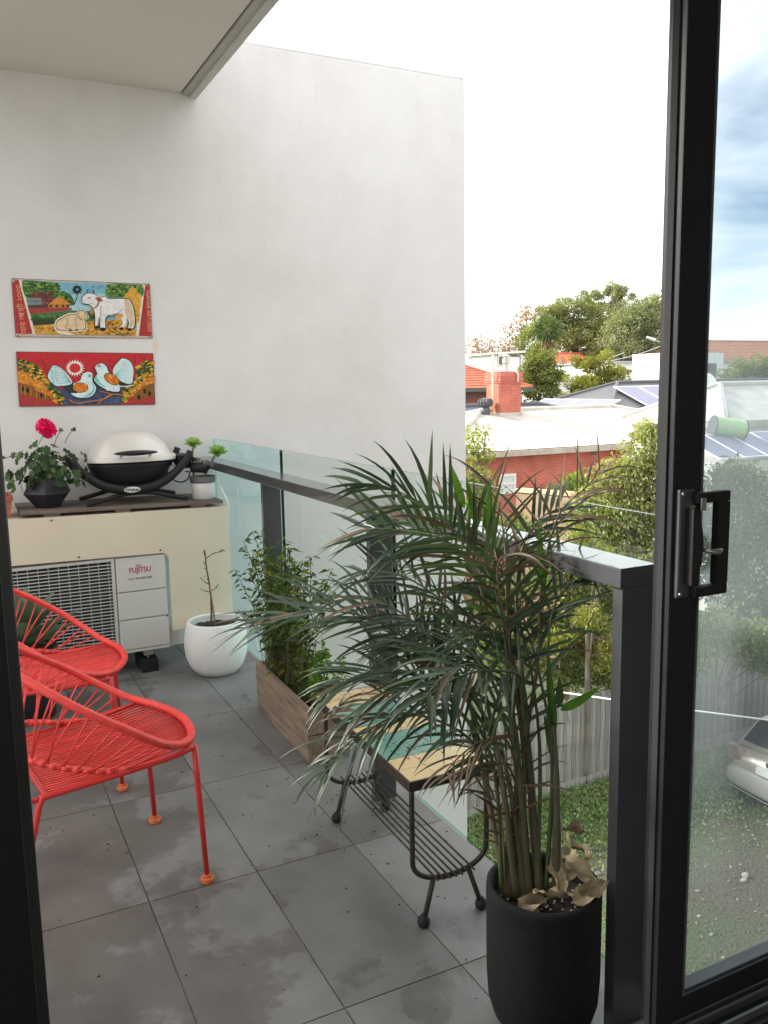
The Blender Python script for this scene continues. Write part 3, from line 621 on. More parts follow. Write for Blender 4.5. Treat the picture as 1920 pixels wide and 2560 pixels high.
lid = superlathe([(.96, .001), (1.0, .001), (1.0, .020), (.985, .0235), (.90, .026), (.875, .036), (.80, .066), (.69, .095), (.55, .117), (.38, .133), (.2, .142), (.0, .145)], 64, (BC[0], BC[1], 1.004), .216, .158).build('lid', bq_l, bq, smooth=True, angle=R(50))
superlathe([(.0, -.140), (.3, -.138), (.52, -.128), (.70, -.105), (.84, -.065), (.92, -.02), (.945, .002), (.90, .003)], 56, (BC[0], BC[1], 1.001), .208, .15).build('bowl', bq_k, bq, smooth=True)
hy = BC[1]-.158*.93-.03
pts = [(BC[0]-.098+.196*k/20, hy-.006*math.sin(math.pi*k/20), 1.049) for k in range(21)]
MB().tube(pts, [max(.0025, .0125*math.sin(math.pi*(k+.4)/20.8)**.55) for k in range(21)], 10).build('lid_handle', bq_h, lid, smooth=True)
for x in (-.066, .066): MB().tube([(BC[0]+x, hy+.035, 1.030), (BC[0]+x, hy+.004, 1.036), (BC[0]+x, hy, 1.046)], .004, 8).build('handle_bracket', steel_m, lid, smooth=True)
for yy, nm in ((1.945, 'front'), (2.20, 'back')):
    pts = [ony(*r1(*q), 1.945) for q in ((470, 1262), (500, 1320), (540, 1362), (640, 1425), (740, 1456), (860, 1464), (980, 1444), (1080, 1395), (1165, 1320), (1212, 1262), (1232, 1208))]
    pts = resample(crom([(q.x, yy, q.z) for q in pts], 5), 44)
    rad = [.012+.011*math.sin(math.pi*min(1, max(0, (k+3)/49)))**.8 for k in range(44)]
    cr_ = MB().tube(pts, rad, 10).build('cradle_arm', bq_k, bq, smooth=True)
    fz = bz(-.2)
    pts = resample(crom([(-.435, yy, fz+.012), (-.36, yy, fz+.028), (-.28, yy, fz+.047), (-.20, yy, fz+.054), (-.12, yy, fz+.047), (-.045, yy, fz+.026), (.03, yy, fz+.009)], 5), 36)
    MB().tube(pts, .0105, 10).build('foot_arch', bq_k, bq, smooth=True)
for x, z in ((-.43, .955), (.075, 1.0), (-.2, .865)): MB().tube([(x, 1.945, z), (x, 2.20, z)], .010, 10).build('cross_bar', bq_k, bq, smooth=True)
q = ony(*r1(518, 1346), 1.925); MB().tube([(q.x, 1.915, q.z), (q.x, 1.947, q.z)], .017, 18).build('control_knob', bq_h, bq, smooth=True, angle=R(40))
c0 = ony(*r1(1130, 1200), 2.0); MB().box(.005, 1.985, .955, .07, 2.12, 1.022, .01).build('side_tray', bq_k, bq)
MB().tube([(.06, 1.97, .96), (.125, 1.965, .955), (.14, 1.96, .94)], [.024, .026, .02], 14).build('regulator', bq_k, bq, smooth=True)
MB().tube(crom([(.10, 1.955, .985), (.118, 1.952, 1.0), (.125, 1.952, .975), (.11, 1.955, .96)], 4), .0022, 6).build('wire_clip', steel_m, bq, smooth=True)
MB().tube(crom([(-.03, 1.955, .99), (-.012, 1.95, .965), (.02, 1.95, .985), (.045, 1.952, 1.0)], 4), .0028, 6).build('handle_wire', steel_m, bq, smooth=True)
q = ony(*r1(858, 1463), 1.918)
bdg = superlathe([(0, 0), (.94, 0), (1, -.001), (1, -.004)], 30, (0, 0, 0), .0375, .0135, 2).xform(Matrix.Translation((q.x, 1.9195, q.z)) @ FACE).build('badge', mat('badge_white', (.72, .72, .70), .4), cr_ if False else bq)
text_mesh('badge_text', 'Weber', .023, Matrix.Translation((q.x, 1.9188, q.z)) @ FACE, ink, bdg, bold=.0005)
ho = tag(MB().tube(resample(crom([ony(*r1(*q), 2.1) for q in ((1090, 1350), (1120, 1395), (1170, 1413), (1215, 1395), (1228, 1350), (1200, 1345))], 6), 34), .0035, 8).build('gas_hose', gasket_m, smooth=True), 'thin black gas hose looping down beside the barbecue', 'hose')
wc_ = tag(MB().tube(resample(crom([(.205, 2.0, .86), (.214, 1.975, .835), (.222, 1.95, .80), (.2265, 1.93, .77), (.2262, 1.93, .72), (.226, 1.95, .6)], 6), 30), .0042, 8).build('white_cable', wp_m, smooth=True), 'white cable hanging over the right end of the timber board', 'cable')
# ================================================================== POTS ON THE BOARD
ge_dark, ge_light = (.022, .050, .020), (.075, .135, .052)
ger_m = leafmat('geranium_leaf', ge_dark, ge_light, .22, .55, alt=(.30, .24, .06))
fac_m = mat('faceted_black', (.022, .021, .026), .45, var=.1, vscale=8)
gx, gy = -.592, 2.03; gz = bz(gx)
gp_ = thing('geranium_pot', 'faceted black planter holding the pink geranium', 'pot', (gx, gy, gz))
b = MB(); b.lathe([(.055, 0), (.112, .068), (.078, .132), (.070, .132), (.066, .118)], 6, (gx, gy, gz), cap=False); b.lathe([(.067, .119), (0, .122)], 6, (gx, gy, gz), cap=False)
b.poly([(gx+.055*math.cos(a*math.pi/3), gy+.055*math.sin(a*math.pi/3), gz) for a in range(5, -1, -1)])
b.xform(Matrix.Translation((gx, gy, 0)) @ Matrix.Rotation(.35, 4, 'Z') @ Matrix.Translation((-gx, -gy, 0)))
b.build('planter', fac_m, gp_)
gn = thing('geranium', 'bushy geranium with round green leaves and one pink flower head', 'plant', (gx, gy, gz+.12))
def lobed(r=1.0, n=7, cup=.22):
    b = MB(); vs = [(0, 0, 0)]; K = n*4
    for i in range(K+1):
        a = -2.75+5.5*i/K; rr = r*(1+.10*math.cos(i*math.pi/2))*(.93+.12*math.cos(a))
        vs.append((rr*math.cos(a), rr*math.sin(a), cup*rr*rr+.06*math.sin(i*math.pi/2)*r))
    b.add(vs, [(0, i+1, i+2) for i in range(K)]); return b
gmesh = []
for k in range(4):
    o = lobed(1, 6+k % 2, random.uniform(-.1, .5)).build('leaf', ger_m, gn, smooth=True, tint=[.1, .35, .6, .85][k]); gmesh.append(o)
gl = []
for k in range(150):
    # clump spread over the pot, wider than tall, spilling over the rim
    for _ in range(30):
        q = rng.normal(size=3)*np.array([.105, .075, .055])
        if (q[0]/.19)**2+(q[1]/.14)**2+(q[2]/.10)**2 < 1: break
    c = Vector((gx+.01+q[0], gy-.01+q[1]-.03*(q[2] < 0), gz+.195+q[2]-.25*abs(q[0])*(q[2] < .02)))
    o = gmesh[k % 4] if k < 4 else bpy.data.objects.new('leaf', gmesh[k % 4].data)
    if k >= 4: COL.objects.link(o); o.parent = gn; o.matrix_parent_inverse = Matrix.Translation(-gn.location)
    nrm = Vector((q[0]*2.2, q[1]*2.2-.12, .12+q[2]*1.2)).normalized()
    o.location = c; o.rotation_mode = 'QUATERNION'
    o.rotation_quaternion = nrm.to_track_quat('Z', 'Y') @ Euler((random.uniform(-.5, .5), random.uniform(-.5, .5), random.uniform(0, 6.28))).to_quaternion()
    s = random.uniform(.014, .027); o.scale = (s, s, s)
    gl.append(c)
for x, y, z in ((random.uniform(-.08, .08), random.uniform(-.06, .05), random.uniform(.14, .22)) for _ in range(16)):
    MB().tube(crom([(gx+x*.25, gy+y*.25, gz+.115), (gx+x*.7, gy+y*.7, gz+.06+z*.6), (gx+x, gy+y, gz+z)], 4), .0022, 5).build('stem', mat('green_stem', (.07, .11, .04), .6, var=.2), gn, smooth=True)
for pth in (((235, 1190), (265, 1140), (290, 1090)), ((345, 1190), (370, 1120), (398, 1080)), ((420, 1160), (445, 1110), (478, 1070)), ((150, 1210), (60, 1250), (15, 1262))):
    q = [ony(*r1(*a), gy-.02) for a in pth]; MB().tube(resample(crom(q, 4), 9), .0018, 5).build('flower_stalk', mat('green_stem', (.07, .11, .04), .6), gn, smooth=True)
pink = leafmat('geranium_pink', (.66, .008, .15), (.92, .035, .30), .3, .55)
c = ony(*r1(298, 1055), gy-.02)
n_ = 260; pos = rng.normal(size=(n_, 3)); pos /= np.linalg.norm(pos, axis=1, keepdims=True); dirs = pos.copy()
pos = pos*np.array([.020, .02, .024])+np.array(c); pos[:90] += np.array([.012, 0, -.017]); pos[90:150] += np.array([-.013, 0, .001])
fh = leafmesh('flower_head', pos, dirs+rng.normal(size=(n_, 3))*.5, .019, .018, rng.random(n_), pink, gn); fh['kind'] = 'stuff'
for a in ((398, 1075), (480, 1070), (20, 1258), (470, 1078), (388, 1082)):
    c = np.array(ony(*r1(*a), gy-.02)); m_ = 9
    leafmesh('bud', np.repeat(c[None], m_, 0), rng.normal(size=(m_, 3))+np.array([.3, 0, .4]), .013, .006, rng.random(m_)*.3, leafmat('bud_dark', (.02, .03, .015), (.06, .06, .03), .1), gn)
# aeonium in the two tone pot
ax, ay = .128, 2.02; az = bz(ax)
apt = thing('two_tone_pot', 'small white pot with a grey rim holding two succulent rosettes', 'pot', (ax, ay, az))
MB().lathe([(.050, 0), (.053, .002), (.0588, .078), (.0585, .079)], 36, (ax, ay, az), cap=False).build('pot_body', wp_m, apt, smooth=True)
MB().lathe([(.0592, .0795), (.0615, .081), (.0632, .112), (.0595, .112), (.0575, .098)], 36, (ax, ay, az), cap=False).build('pot_rim', mat('grey_clay', (.16, .16, .165), .7, var=.1), apt, smooth=True)
MB().lathe([(.058, .1), (.03, .104), (0, .103)], 24, (ax, ay, az), cap=False).build('soil', soil_m, apt)
aeo_m = leafmat('aeonium_leaf', (.16, .30, .07), (.36, .52, .16), .25, .45)
stalk_m = mat('succulent_stalk', (.20, .15, .12), .8, var=.3, vscale=60)
def petal(ln, wd, up=.3, n=7):
    vs = []; fs = []
    for i in range(n+1):
        t = i/n; wv = wd*(math.sin(math.pi*min(1, t**.75*.93+.02)))**.9*.5; z = up*ln*(t**1.5)
        vs += [(t*ln, -wv, z+wv*.35), (t*ln, 0, z), (t*ln, wv, z+wv*.35)]
    for i in range(n):
        for j in (0, 1): fs.append((i*3+j, (i+1)*3+j, (i+1)*3+j+1, i*3+j+1))
    return MB().add(vs, fs)
pm = {}
for lab, (ru, rv), (bu, bv), rad in (('pale green succulent rosette on the left stalk in the two tone pot', (1250, 1168), (1258, 1395), .047), ('pale green succulent rosette on the right stalk in the two tone pot', (1408, 1222), (1322, 1390), .052)):
    top = ony(*r1(ru, rv), 2.0); base = ony(*r1(bu, bv), 2.0); base.z = az+.103
    s_ = thing('succulent', lab, 'plant', base, 'succulents in the two tone pot')
    MB().tube(resample(crom([base, base+(top-base)*.35+Vector((-.004, 0, .0)), base+(top-base)*.75+Vector((-.003, 0, .004)), top], 5), 16), np.linspace(.0055, .0048, 16), 8).build('stalk', stalk_m, s_, smooth=True)
    for k in range(34):
        f = k/33; a = k*2.39996; el = -.15+1.15*f; ln = rad*(1-.62*f)
        key = round(ln, 3)
        if key not in pm: pm[key] = petal(ln, ln*.52, .25).build('leaf', aeo_m, s_, smooth=True, tint=.25+.7*f); o = pm[key]
        else: o = bpy.data.objects.new('leaf', pm[key].data); COL.objects.link(o); o.parent = s_; o.matrix_parent_inverse = Matrix.Translation(-s_.location)
        tl = Euler((R(38), 0, R(-12)), 'XYZ').to_matrix()
        o.location = top+tl @ Vector((0, 0, .006*f)); o.rotation_euler = (tl @ Euler((random.uniform(-.2, .2), -el, a), 'XYZ').to_matrix()).to_euler()
# terracotta pot at the left end
tx = -.815; tz = .7668-(tx-.214)*.01792+.0006
tp = thing('terracotta_pot', 'square terracotta coloured trough at the left end of the timber board', 'pot', (tx, 2.0, tz))
ter = mat('terracotta', (.34, .115, .065), .75, var=.18, vscale=14)
MB().add([(tx-.17, 1.945, tz), (tx+.055, 1.945, tz), (tx+.055, 2.11, tz), (tx-.17, 2.11, tz), (tx-.18, 1.933, tz+.078), (tx+.066, 1.933, tz+.078), (tx+.066, 2.12, tz+.078), (tx-.18, 2.12, tz+.078)],
         [(3, 2, 1, 0), (0, 1, 5, 4), (1, 2, 6, 5), (2, 3, 7, 6), (3, 0, 4, 7)]).build('trough', ter, tp)
for b in ((tx-.186, 1.927, tx+.072, 1.9395), (tx-.186, 2.114, tx+.072, 2.126), (tx-.186, 1.94, tx-.1745, 2.1135), (tx+.0605, 1.94, tx+.072, 2.1135)):
    MB().box(b[0], b[1], tz+.0782, b[2], b[3], tz+.097, .002).build('rim', ter, tp)
MB().box(tx-.174, 1.941, tz+.06, tx+.06, 2.112, tz+.076).build('soil', soil_m, tp)
# agave behind the far chair
agm = leafmat('agave_leaf', (.075, .125, .085), (.17, .24, .17), .08, .5)
ac0 = ony(52, 1560, 1.55)
apo = thing('agave_pot', 'dark pot under the blue green agave behind the far red chair', 'pot', (ac0.x, ac0.y, 0))
MB().lathe([(.085, .0005), (.11, .01), (.135, .30), (.125, .30), (.12, .28)], 36, (ac0.x, ac0.y, 0), cap=False).build('planter', fac_m, apo, smooth=True)
MB().lathe([(.122, .28), (0, .29)], 24, (ac0.x, ac0.y, 0), cap=False).build('soil', soil_m, apo)
ag = thing('agave', 'blue green agave rosette showing through the far red chair', 'plant', (ac0.x, ac0.y, .285))
def blade(ln, wd, bend, n=9):
    vs = []; fs = []
    for i in range(n+1):
        t = i/n; wv = wd*.5*(.35+.65*math.sin(math.pi*min(1, .12+t*.62)))*(1-t**3.2); z = bend*ln*t*t
        vs += [(t*ln, -wv, z+wv*.45), (t*ln, 0, z), (t*ln, wv, z+wv*.45)]
    for i in range(n):
        for j in (0, 1): fs.append((i*3+j, (i+1)*3+j, (i+1)*3+j+1, i*3+j+1))
    return MB().add(vs, fs)
for k in range(22):
    f = k/21; a = k*2.39996+.5; el = .18+1.2*f
    o = blade(.29*(1-.3*f), .105*(1-.25*f), -.10+.15*random.random()).build('leaf', agm, ag, smooth=True, tint=random.random())
    o.location = Vector((ac0.x, ac0.y, .30+.05*f)); o.rotation_euler = (random.uniform(-.25, .25), -el, a)
# ================================================================== PAINTED TIN SIGNS
def srgb(h):
    c = [int(h[i:i+2], 16)/255 for i in (0, 2, 4)]
    return tuple(((x+.055)/1.055)**2.4 if x > .04045 else x/12.92 for x in c)
class Art:
    def __init__(s, ox, oy, k, y): s.ox, s.oy, s.k, s.y = ox, oy, k, y; s.mb = MB(); s.mats = []; s.idx = {}; s.layer = 0
    def m(s, h):
        if h not in s.idx:
            s.idx[h] = len(s.mats); c = tuple(x*.85 for x in srgb(h)); s.mats.append(mat('paint_'+h, c, .45, var=.12, vscale=60, spec=.4))
        s.mb.k = s.idx[h]
    def p(s, x, y, dy=0): return ony(s.ox+x/s.k, s.oy+y/s.k, s.y-dy)
    def poly(s, h, pts):
        s.m(h); s.layer += 1; dy = s.layer*.00006; s.mb.poly([s.p(x, y, dy) for x, y in pts])
    def blob(s, h, pts, n=5): s.poly(h, [(q[0], q[1]) for q in crom(pts, n, True)])
    def oval(s, h, cx, cy, rx, ry, a=0, n=22):
        s.poly(h, [(cx+rx*math.cos(t)*math.cos(a)-ry*math.sin(t)*math.sin(a), cy+rx*math.cos(t)*math.sin(a)+ry*math.sin(t)*math.cos(a)) for t in np.linspace(0, 2*math.pi, n, endpoint=False)])
    def line(s, h, pts, wd=4, smooth=True):
        if smooth and len(pts) > 2: pts = crom(pts, 4)
        s.m(h); s.layer += 1; dy = s.layer*.00006; pts = [np.array(q[:2], float) for q in pts]
        L_ = []; R_ = []
        for i, q in enumerate(pts):
            d = (pts[min(i+1, len(pts)-1)]-pts[max(i-1, 0)]); d = d/(np.linalg.norm(d)+1e-9); nrm = np.array([-d[1], d[0]])*wd/2
            L_.append(s.p(*(q+nrm), dy)); R_.append(s.p(*(q-nrm), dy))
        n = len(pts); s.mb.add(L_+R_, [(i, i+1, n+i+1, n+i) for i in range(n-1)])
    def leaves(s, cols, poly_pts, n, r, seed):
        rd = random.Random(seed); xs = [q[0] for q in poly_pts]; ys = [q[1] for q in poly_pts]
        def inside(x, y):
            c = False; j = len(poly_pts)-1
            for i in range(len(poly_pts)):
                a, b = poly_pts[i], poly_pts[j]
                if (a[1] > y) != (b[1] > y) and x < (b[0]-a[0])*(y-a[1])/(b[1]-a[1])+a[0]: c = not c
                j = i
            return c
        for _ in range(n):
            for _ in range(20):
                x, y = rd.uniform(min(xs), max(xs)), rd.uniform(min(ys), max(ys))
                if inside(x, y): break
            a = rd.uniform(-.9, .9); rr = r*rd.uniform(.6, 1.3)
            s.m(rd.choice(cols)); s.layer += .05; dy = s.layer*.00006
            s.mb.poly([s.p(x+rr*math.cos(a), y+rr*.4*math.sin(a), dy), s.p(x+rr*.1, y-rr*.45, dy), s.p(x-rr*math.cos(a), y-rr*.2*math.sin(a), dy), s.p(x, y+rr*.4, dy)])
    def build(s, name, parent): return s.mb.build(name, s.mats, parent)
def sign(label, corners, ox, oy, k, warp):
    pc = [ony(ox+x/k, oy+y/k, YW) for x, y in corners]
    c = sum(pc, Vector())/4; t = thing('tin_sign', label, 'sign', (c.x, YW-.004, min(q.z for q in pc)), 'painted tin signs on the wall')
    MB().prism([Vector((q.x, YW-.0048, q.z)) for q in pc], (0, .0012, 0)).build('plate', mat('tin_edge', (.09, .075, .065), .6, metal=.3, var=.4, vscale=60), t)
    nb_ = MB()
    for q in pc:
        d = (c-q).normalized()*.012; nb_ = MB().tube([(q.x+d.x, YW-.0049, q.z+d.z), (q.x+d.x, YW-.0085, q.z+d.z)], .003, 8); nb_.build('nail', screw_m, t)
    return t
t1 = sign('painted tin sign of two white cows in a village, the upper sign', [(118, 65), (1552, 125), (1580, 688), (160, 672)], 0, 680, 4.1475, 0)
A = Art(0, 680, 4.1475, YW-.0050)
A.poly('C9BFAE', [(122, 69), (1549, 129), (1576, 684), (164, 668)])
A.poly('B23A3C', [(124, 115), (165, 80), (195, 82), (338, 640), (235, 645), (160, 635)])
A.poly('B03537', [(1505, 140), (1548, 142), (1572, 668), (1440, 662)])
A.poly('EFE6D4', [(193, 80), (222, 84), (366, 640), (340, 642)])
A.poly('EFE6D4', [(1480, 136), (1504, 138), (1436, 662), (1408, 660)])
A.poly('7DB9CF', [(222, 88), (1480, 138), (1420, 520), (330, 520)])
A.poly('A8D3DC', [(620, 240), (1100, 220), (1100, 400), (620, 400)])
A.blob('3F6B2F', [(232, 100), (330, 88), (450, 100), (560, 110), (620, 140), (615, 200), (660, 200), (735, 240), (765, 300), (760, 345), (600, 330), (420, 260), (270, 260)])
A.leaves(['2A4F22', '5F8B3C', '86A84C', '1F3B1C'], [(232, 100), (600, 110), (640, 200), (760, 320), (500, 280), (270, 250)], 170, 22, 1)
A.blob('4D7A35', [(1110, 140), (1200, 118), (1340, 128), (1478, 140), (1470, 260), (1300, 262), (1110, 255)])
A.leaves(['2D4A24', '7FA548', 'A9BF5E', '23371D'], [(1110, 130), (1476, 142), (1470, 255), (1110, 250)], 120, 20, 2)
A.poly('E2A93F', [(1270, 275), (1330, 200), (1375, 140), (1420, 200), (1468, 250), (1440, 520), (1380, 520)])
A.leaves(['B57F22', 'F0C266', '8A5C1A'], [(1290, 270), (1375, 160), (1460, 250), (1440, 500), (1390, 480)], 70, 12, 3)
# houses
A.poly('6A3A36', [(280, 290), (360, 195), (520, 215), (610, 300), (640, 330), (500, 340), (300, 330)])
A.leaves(['8A4B44', '4A2422', 'A56A5C'], [(300, 290), (360, 200), (520, 220), (610, 310), (480, 330)], 60, 16, 4)
A.poly('7C8C8E', [(275, 270), (420, 268), (440, 330), (290, 350)]); A.line('4A5A5C', [(280, 300), (435, 305)], 5)
A.poly('D8923A', [(575, 275), (640, 265), (735, 335), (500, 338)]); A.poly('C57F38', [(500, 332), (720, 332), (712, 372), (505, 372)])
for x in (515, 575, 640, 690): A.poly('3F2A20', [(x, 340), (x+26, 340), (x+26, 366), (x, 366)])
A.poly('5A3B30', [(285, 345), (500, 338), (505, 374), (296, 378)])
A.poly('A6403A', [(292, 372), (735, 372), (750, 395), (310, 435)])
A.poly('47763B', [(318, 435), (760, 400), (960, 410), (1120, 520), (350, 560)]); A.leaves(['2C5127', '5E8F46', '1E3319'], [(330, 440), (950, 420), (1060, 520), (350, 550)], 110, 24, 5)
A.poly('2E3B26', [(335, 495), (560, 480), (560, 550), (350, 556)])
A.poly('D6A03C', [(350, 556), (560, 540), (1100, 500), (1400, 470), (1412, 660), (368, 642)]); A.leaves(['B67F2B', 'EBC069', 'A06A26', '7F5522'], [(360, 560), (1100, 520), (1400, 500), (1405, 650), (375, 636)], 120, 26, 6)
A.line('5A2F1A', [(1180, 500), (1120, 540), (1130, 590), (1200, 640), (1290, 660)], 9); A.line('5A2F1A', [(1230, 520), (1160, 560), (1200, 610), (1300, 645), (1370, 655)], 7)
for x in (1200, 1240, 1290): A.line('5A2F1A', [(x, 655), (x+50, 632)], 6, False)
# palm, birds
A.line('1E1B16', [(800, 215), (795, 270), (765, 340)], 9)
for a in range(8): A.oval('23281F', 800+32*math.cos(a*.785), 182+30*math.sin(a*.785), 18, 13, a*.785)
for x, y in ((965, 155), (1020, 165), (1055, 152)): A.line('1C2226', [(x-16, y-4), (x, y+4), (x+16, y-4)], 5)
# standing cow
A.blob('222026', [(840, 290), (865, 240), (915, 215), (985, 228), (1020, 262), (1060, 258), (1095, 248), (1135, 270), (1300, 272), (1370, 310), (1405, 450), (1400, 580), (1320, 600), (1330, 520), (1300, 480), (1240, 440), (1110, 470), (1100, 595), (1035, 600), (1020, 470), (1015, 590), (980, 585), (975, 430), (935, 350), (860, 335)])
A.blob('ECEBEA', [(846, 292), (870, 246), (915, 221), (985, 234), (1020, 268), (1060, 263), (1095, 254), (1130, 278), (1295, 280), (1360, 315), (1395, 450), (1388, 572), (1330, 585), (1338, 520), (1308, 474), (1240, 432), (1102, 465), (1090, 580), (1045, 585), (1030, 465), (1008, 575), (988, 575), (984, 430), (942, 346), (864, 330)])
A.blob('D9C3A2', [(1290, 290), (1355, 320), (1385, 440), (1380, 560), (1340, 565), (1345, 500), (1310, 460)])
A.blob('ECEBEA', [(1285, 440), (1320, 500), (1300, 570), (1245, 575), (1275, 530), (1250, 470)]); A.line('3A3438', [(1320, 490), (1300, 560), (1250, 580)], 5)
for x, y in ((1005, 572), (1065, 590), (1258, 588), (1345, 596)): A.oval('1F1A18', x, y, 24, 15)
A.line('3A3438', [(1050, 350), (1040, 430), (1048, 520)], 5); A.line('8C8C96', [(1110, 450), (1200, 435), (1280, 380)], 6); A.line('55525A', [(1110, 470), (1180, 460), (1250, 435)], 5)
A.oval('D9A24E', 1238, 462, 45, 26); A.line('E8D8C0', [(1195, 470), (1235, 490), (1285, 465)], 7)
A.line('1B191C', [(910, 218), (905, 195), (918, 180)], 8); A.line('1B191C', [(968, 225), (972, 200), (962, 185)], 8)
A.oval('9AA0A6', 928, 268, 14, 8); A.oval('25232A', 930, 268, 6, 5); A.oval('C9A7A0', 852, 300, 12, 14); A.line('4A4650', [(860, 320), (910, 335), (960, 320)], 5)
A.poly('B5473A', [(985, 268), (1030, 262), (1075, 300), (1020, 310)]); A.line('8A3A32', [(1030, 300), (1010, 350), (960, 385)], 10); A.line('E2B25A', [(1022, 300), (1002, 350), (955, 380)], 4)
A.poly('C8863A', [(940, 390), (960, 385), (972, 435), (935, 435)])
# lying calf
A.blob('F2E4CC', [(560, 560), (590, 490), (660, 450), (720, 425), (790, 420), (830, 385), (880, 400), (925, 470), (890, 500), (905, 560), (890, 610), (780, 620), (700, 625), (780, 650), (640, 645), (580, 610)])
A.blob('2A2220', [(575, 560), (600, 500), (665, 462), (725, 438), (795, 432), (830, 395), (875, 408), (916, 468), (885, 492), (895, 555), (880, 600), (780, 608), (690, 612), (600, 600)])
A.blob('E6CDA6', [(582, 560), (606, 506), (668, 468), (728, 444), (797, 438), (830, 402), (870, 414), (908, 468), (878, 486), (886, 552), (872, 594), (780, 602), (690, 606), (606, 594)])
A.line('4A3A32', [(690, 480), (700, 540), (680, 580), (740, 590)], 5); A.line('4A3A32', [(800, 450), (780, 520), (800, 575)], 5); A.line('A5463A', [(805, 440), (825, 480), (860, 500)], 8)
A.oval('3A2A24', 877, 447, 7, 5); A.line('33221C', [(820, 398), (815, 380)], 6); A.line('33221C', [(855, 398), (862, 380)], 6); A.oval('2A201C', 730, 605, 18, 10); A.oval('2A201C', 795, 600, 16, 9)
A.build('painting', t1)
gold = mat('lettering_ochre', srgb('D9A27A'), .5); 
def letter_line(name, body, x0, y0, x1, y1, art, size, m_, parent, xs=1.0, ysgn=1):
    a, b = art.p(x0, y0), art.p(x1, y1); d = (b-a); ang = math.atan2(d.z, d.x); c = (a+b)/2
    mx_ = Matrix.Translation((c.x, art.y-.0135, c.z)) @ Matrix.Rotation(-ang, 4, 'Y') @ FACE
    return text_mesh(name, body, size, mx_, m_, parent, xs=xs, ext=.0001)
letter_line('lettering', '\u09a8\u09be\u09b9\u09be\u09b0 \u0986\u09b0\u09cd\u099f \u09e8\u09e6\u09e6\u09e9', 250, 640, 190, 180, A, .034, gold, t1, .95)
letter_line('lettering', 'NAHAR ART:2003', 1522, 160, 1545, 655, A, .027, gold, t1, .95)
t2 = sign('painted tin sign of two doves under a white sun on red, the lower sign', [(165, 78), (1587, 95), (1608, 628), (200, 650)], 0, 860, 4.1475, 0)
A = Art(0, 860, 4.1475, YW-.0050)
A.poly('C92A33', [(170, 83), (1583, 100), (1603, 624), (204, 645)])
A.poly('43506E', [(500, 380), (640, 470), (1000, 380), (1250, 420), (1380, 420), (1250, 628), (640, 636), (520, 480)])
A.leaves(['2F3A55', '56658A'], [(640, 480), (1350, 440), (1250, 620), (660, 630)], 60, 24, 8)
A.line('6A1A1E', [(465, 280), (460, 220), (440, 160)], 6); A.line('6A1A1E', [(462, 230), (500, 190), (505, 165)], 5); A.line('6A1A1E', [(460, 215), (415, 180)], 5)
A.line('6A1A1E', [(1400, 200), (1405, 150), (1385, 120)], 6); A.line('6A1A1E', [(1500, 190), (1495, 140), (1520, 110)], 6); A.line('6A1A1E', [(1497, 160), (1455, 130)], 5); A.line('7A1C20', [(1120, 170), (1150, 178), (1185, 168)], 5)
for pts, sd2, n_ in (([(180, 150), (300, 180), (390, 220), (480, 350), (560, 450), (660, 560), (640, 640), (560, 600), (400, 400), (200, 280)], 9, 240), ([(1590, 170), (1500, 170), (1420, 230), (1395, 400), (1300, 450), (1250, 590), (1300, 610), (1400, 460), (1590, 330)], 10, 200)):
    A.poly('3A5328', pts); A.leaves(['E3A62E', 'F0C04A', '2B4420', '5E7F33', 'D68E24', '243A1C'], pts, n_, 24, sd2)
for pts in ([(190, 290), (260, 290), (330, 350), (360, 440), (200, 400)], [(340, 380), (420, 380), (500, 470), (535, 545), (360, 470)], [(1590, 320), (1530, 370), (1490, 430), (1600, 400)], [(1500, 400), (1430, 410), (1380, 490), (1340, 560), (1500, 450)]):
    A.blob('D8862B', pts); A.leaves(['F0AE4A', 'B0631C'], pts, 22, 22, 12)
A.poly('8A5A26', [(200, 400), (355, 440), (365, 500), (505, 545), (505, 590), (205, 520)]); A.poly('8A5A26', [(1600, 400), (1480, 440), (1380, 540), (1385, 590), (1600, 540)])
for x, y in ((285, 480), (235, 465), (430, 530), (1550, 515), (1440, 550), (1500, 490)): A.oval('1F1510', x, y, 15, 26)
for x in (220, 260, 320, 380, 470): A.line('D8A04A', [(x, 420+(x-220)*.3), (x, 520+(x-220)*.22)], 6, False)
A.poly('B03A3A', [(203, 525), (500, 590), (610, 640), (205, 645)]); A.poly('B03A3A', [(1601, 545), (1420, 580), (1260, 622), (1602, 622)])
A.line('C87A3A', [(712, 575), (800, 615), (930, 595), (1060, 575), (1160, 520), (1260, 530)], 11); A.line('C87A3A', [(1010, 628), (1060, 580), (1160, 525), (1040, 490)], 8)
# sun
for k in range(20):
    a = k*math.pi/10; A.poly('F6ECE2', [(777+70*math.cos(a-.14), 250+62*math.sin(a-.14)), (777+106*math.cos(a+.03), 250+95*math.sin(a+.03)), (777+70*math.cos(a+.14), 250+62*math.sin(a+.14))])
A.oval('F6ECE2', 777, 250, 78, 68, 0, 36); A.oval('D6313A', 777, 250, 59, 50, 0, 36)
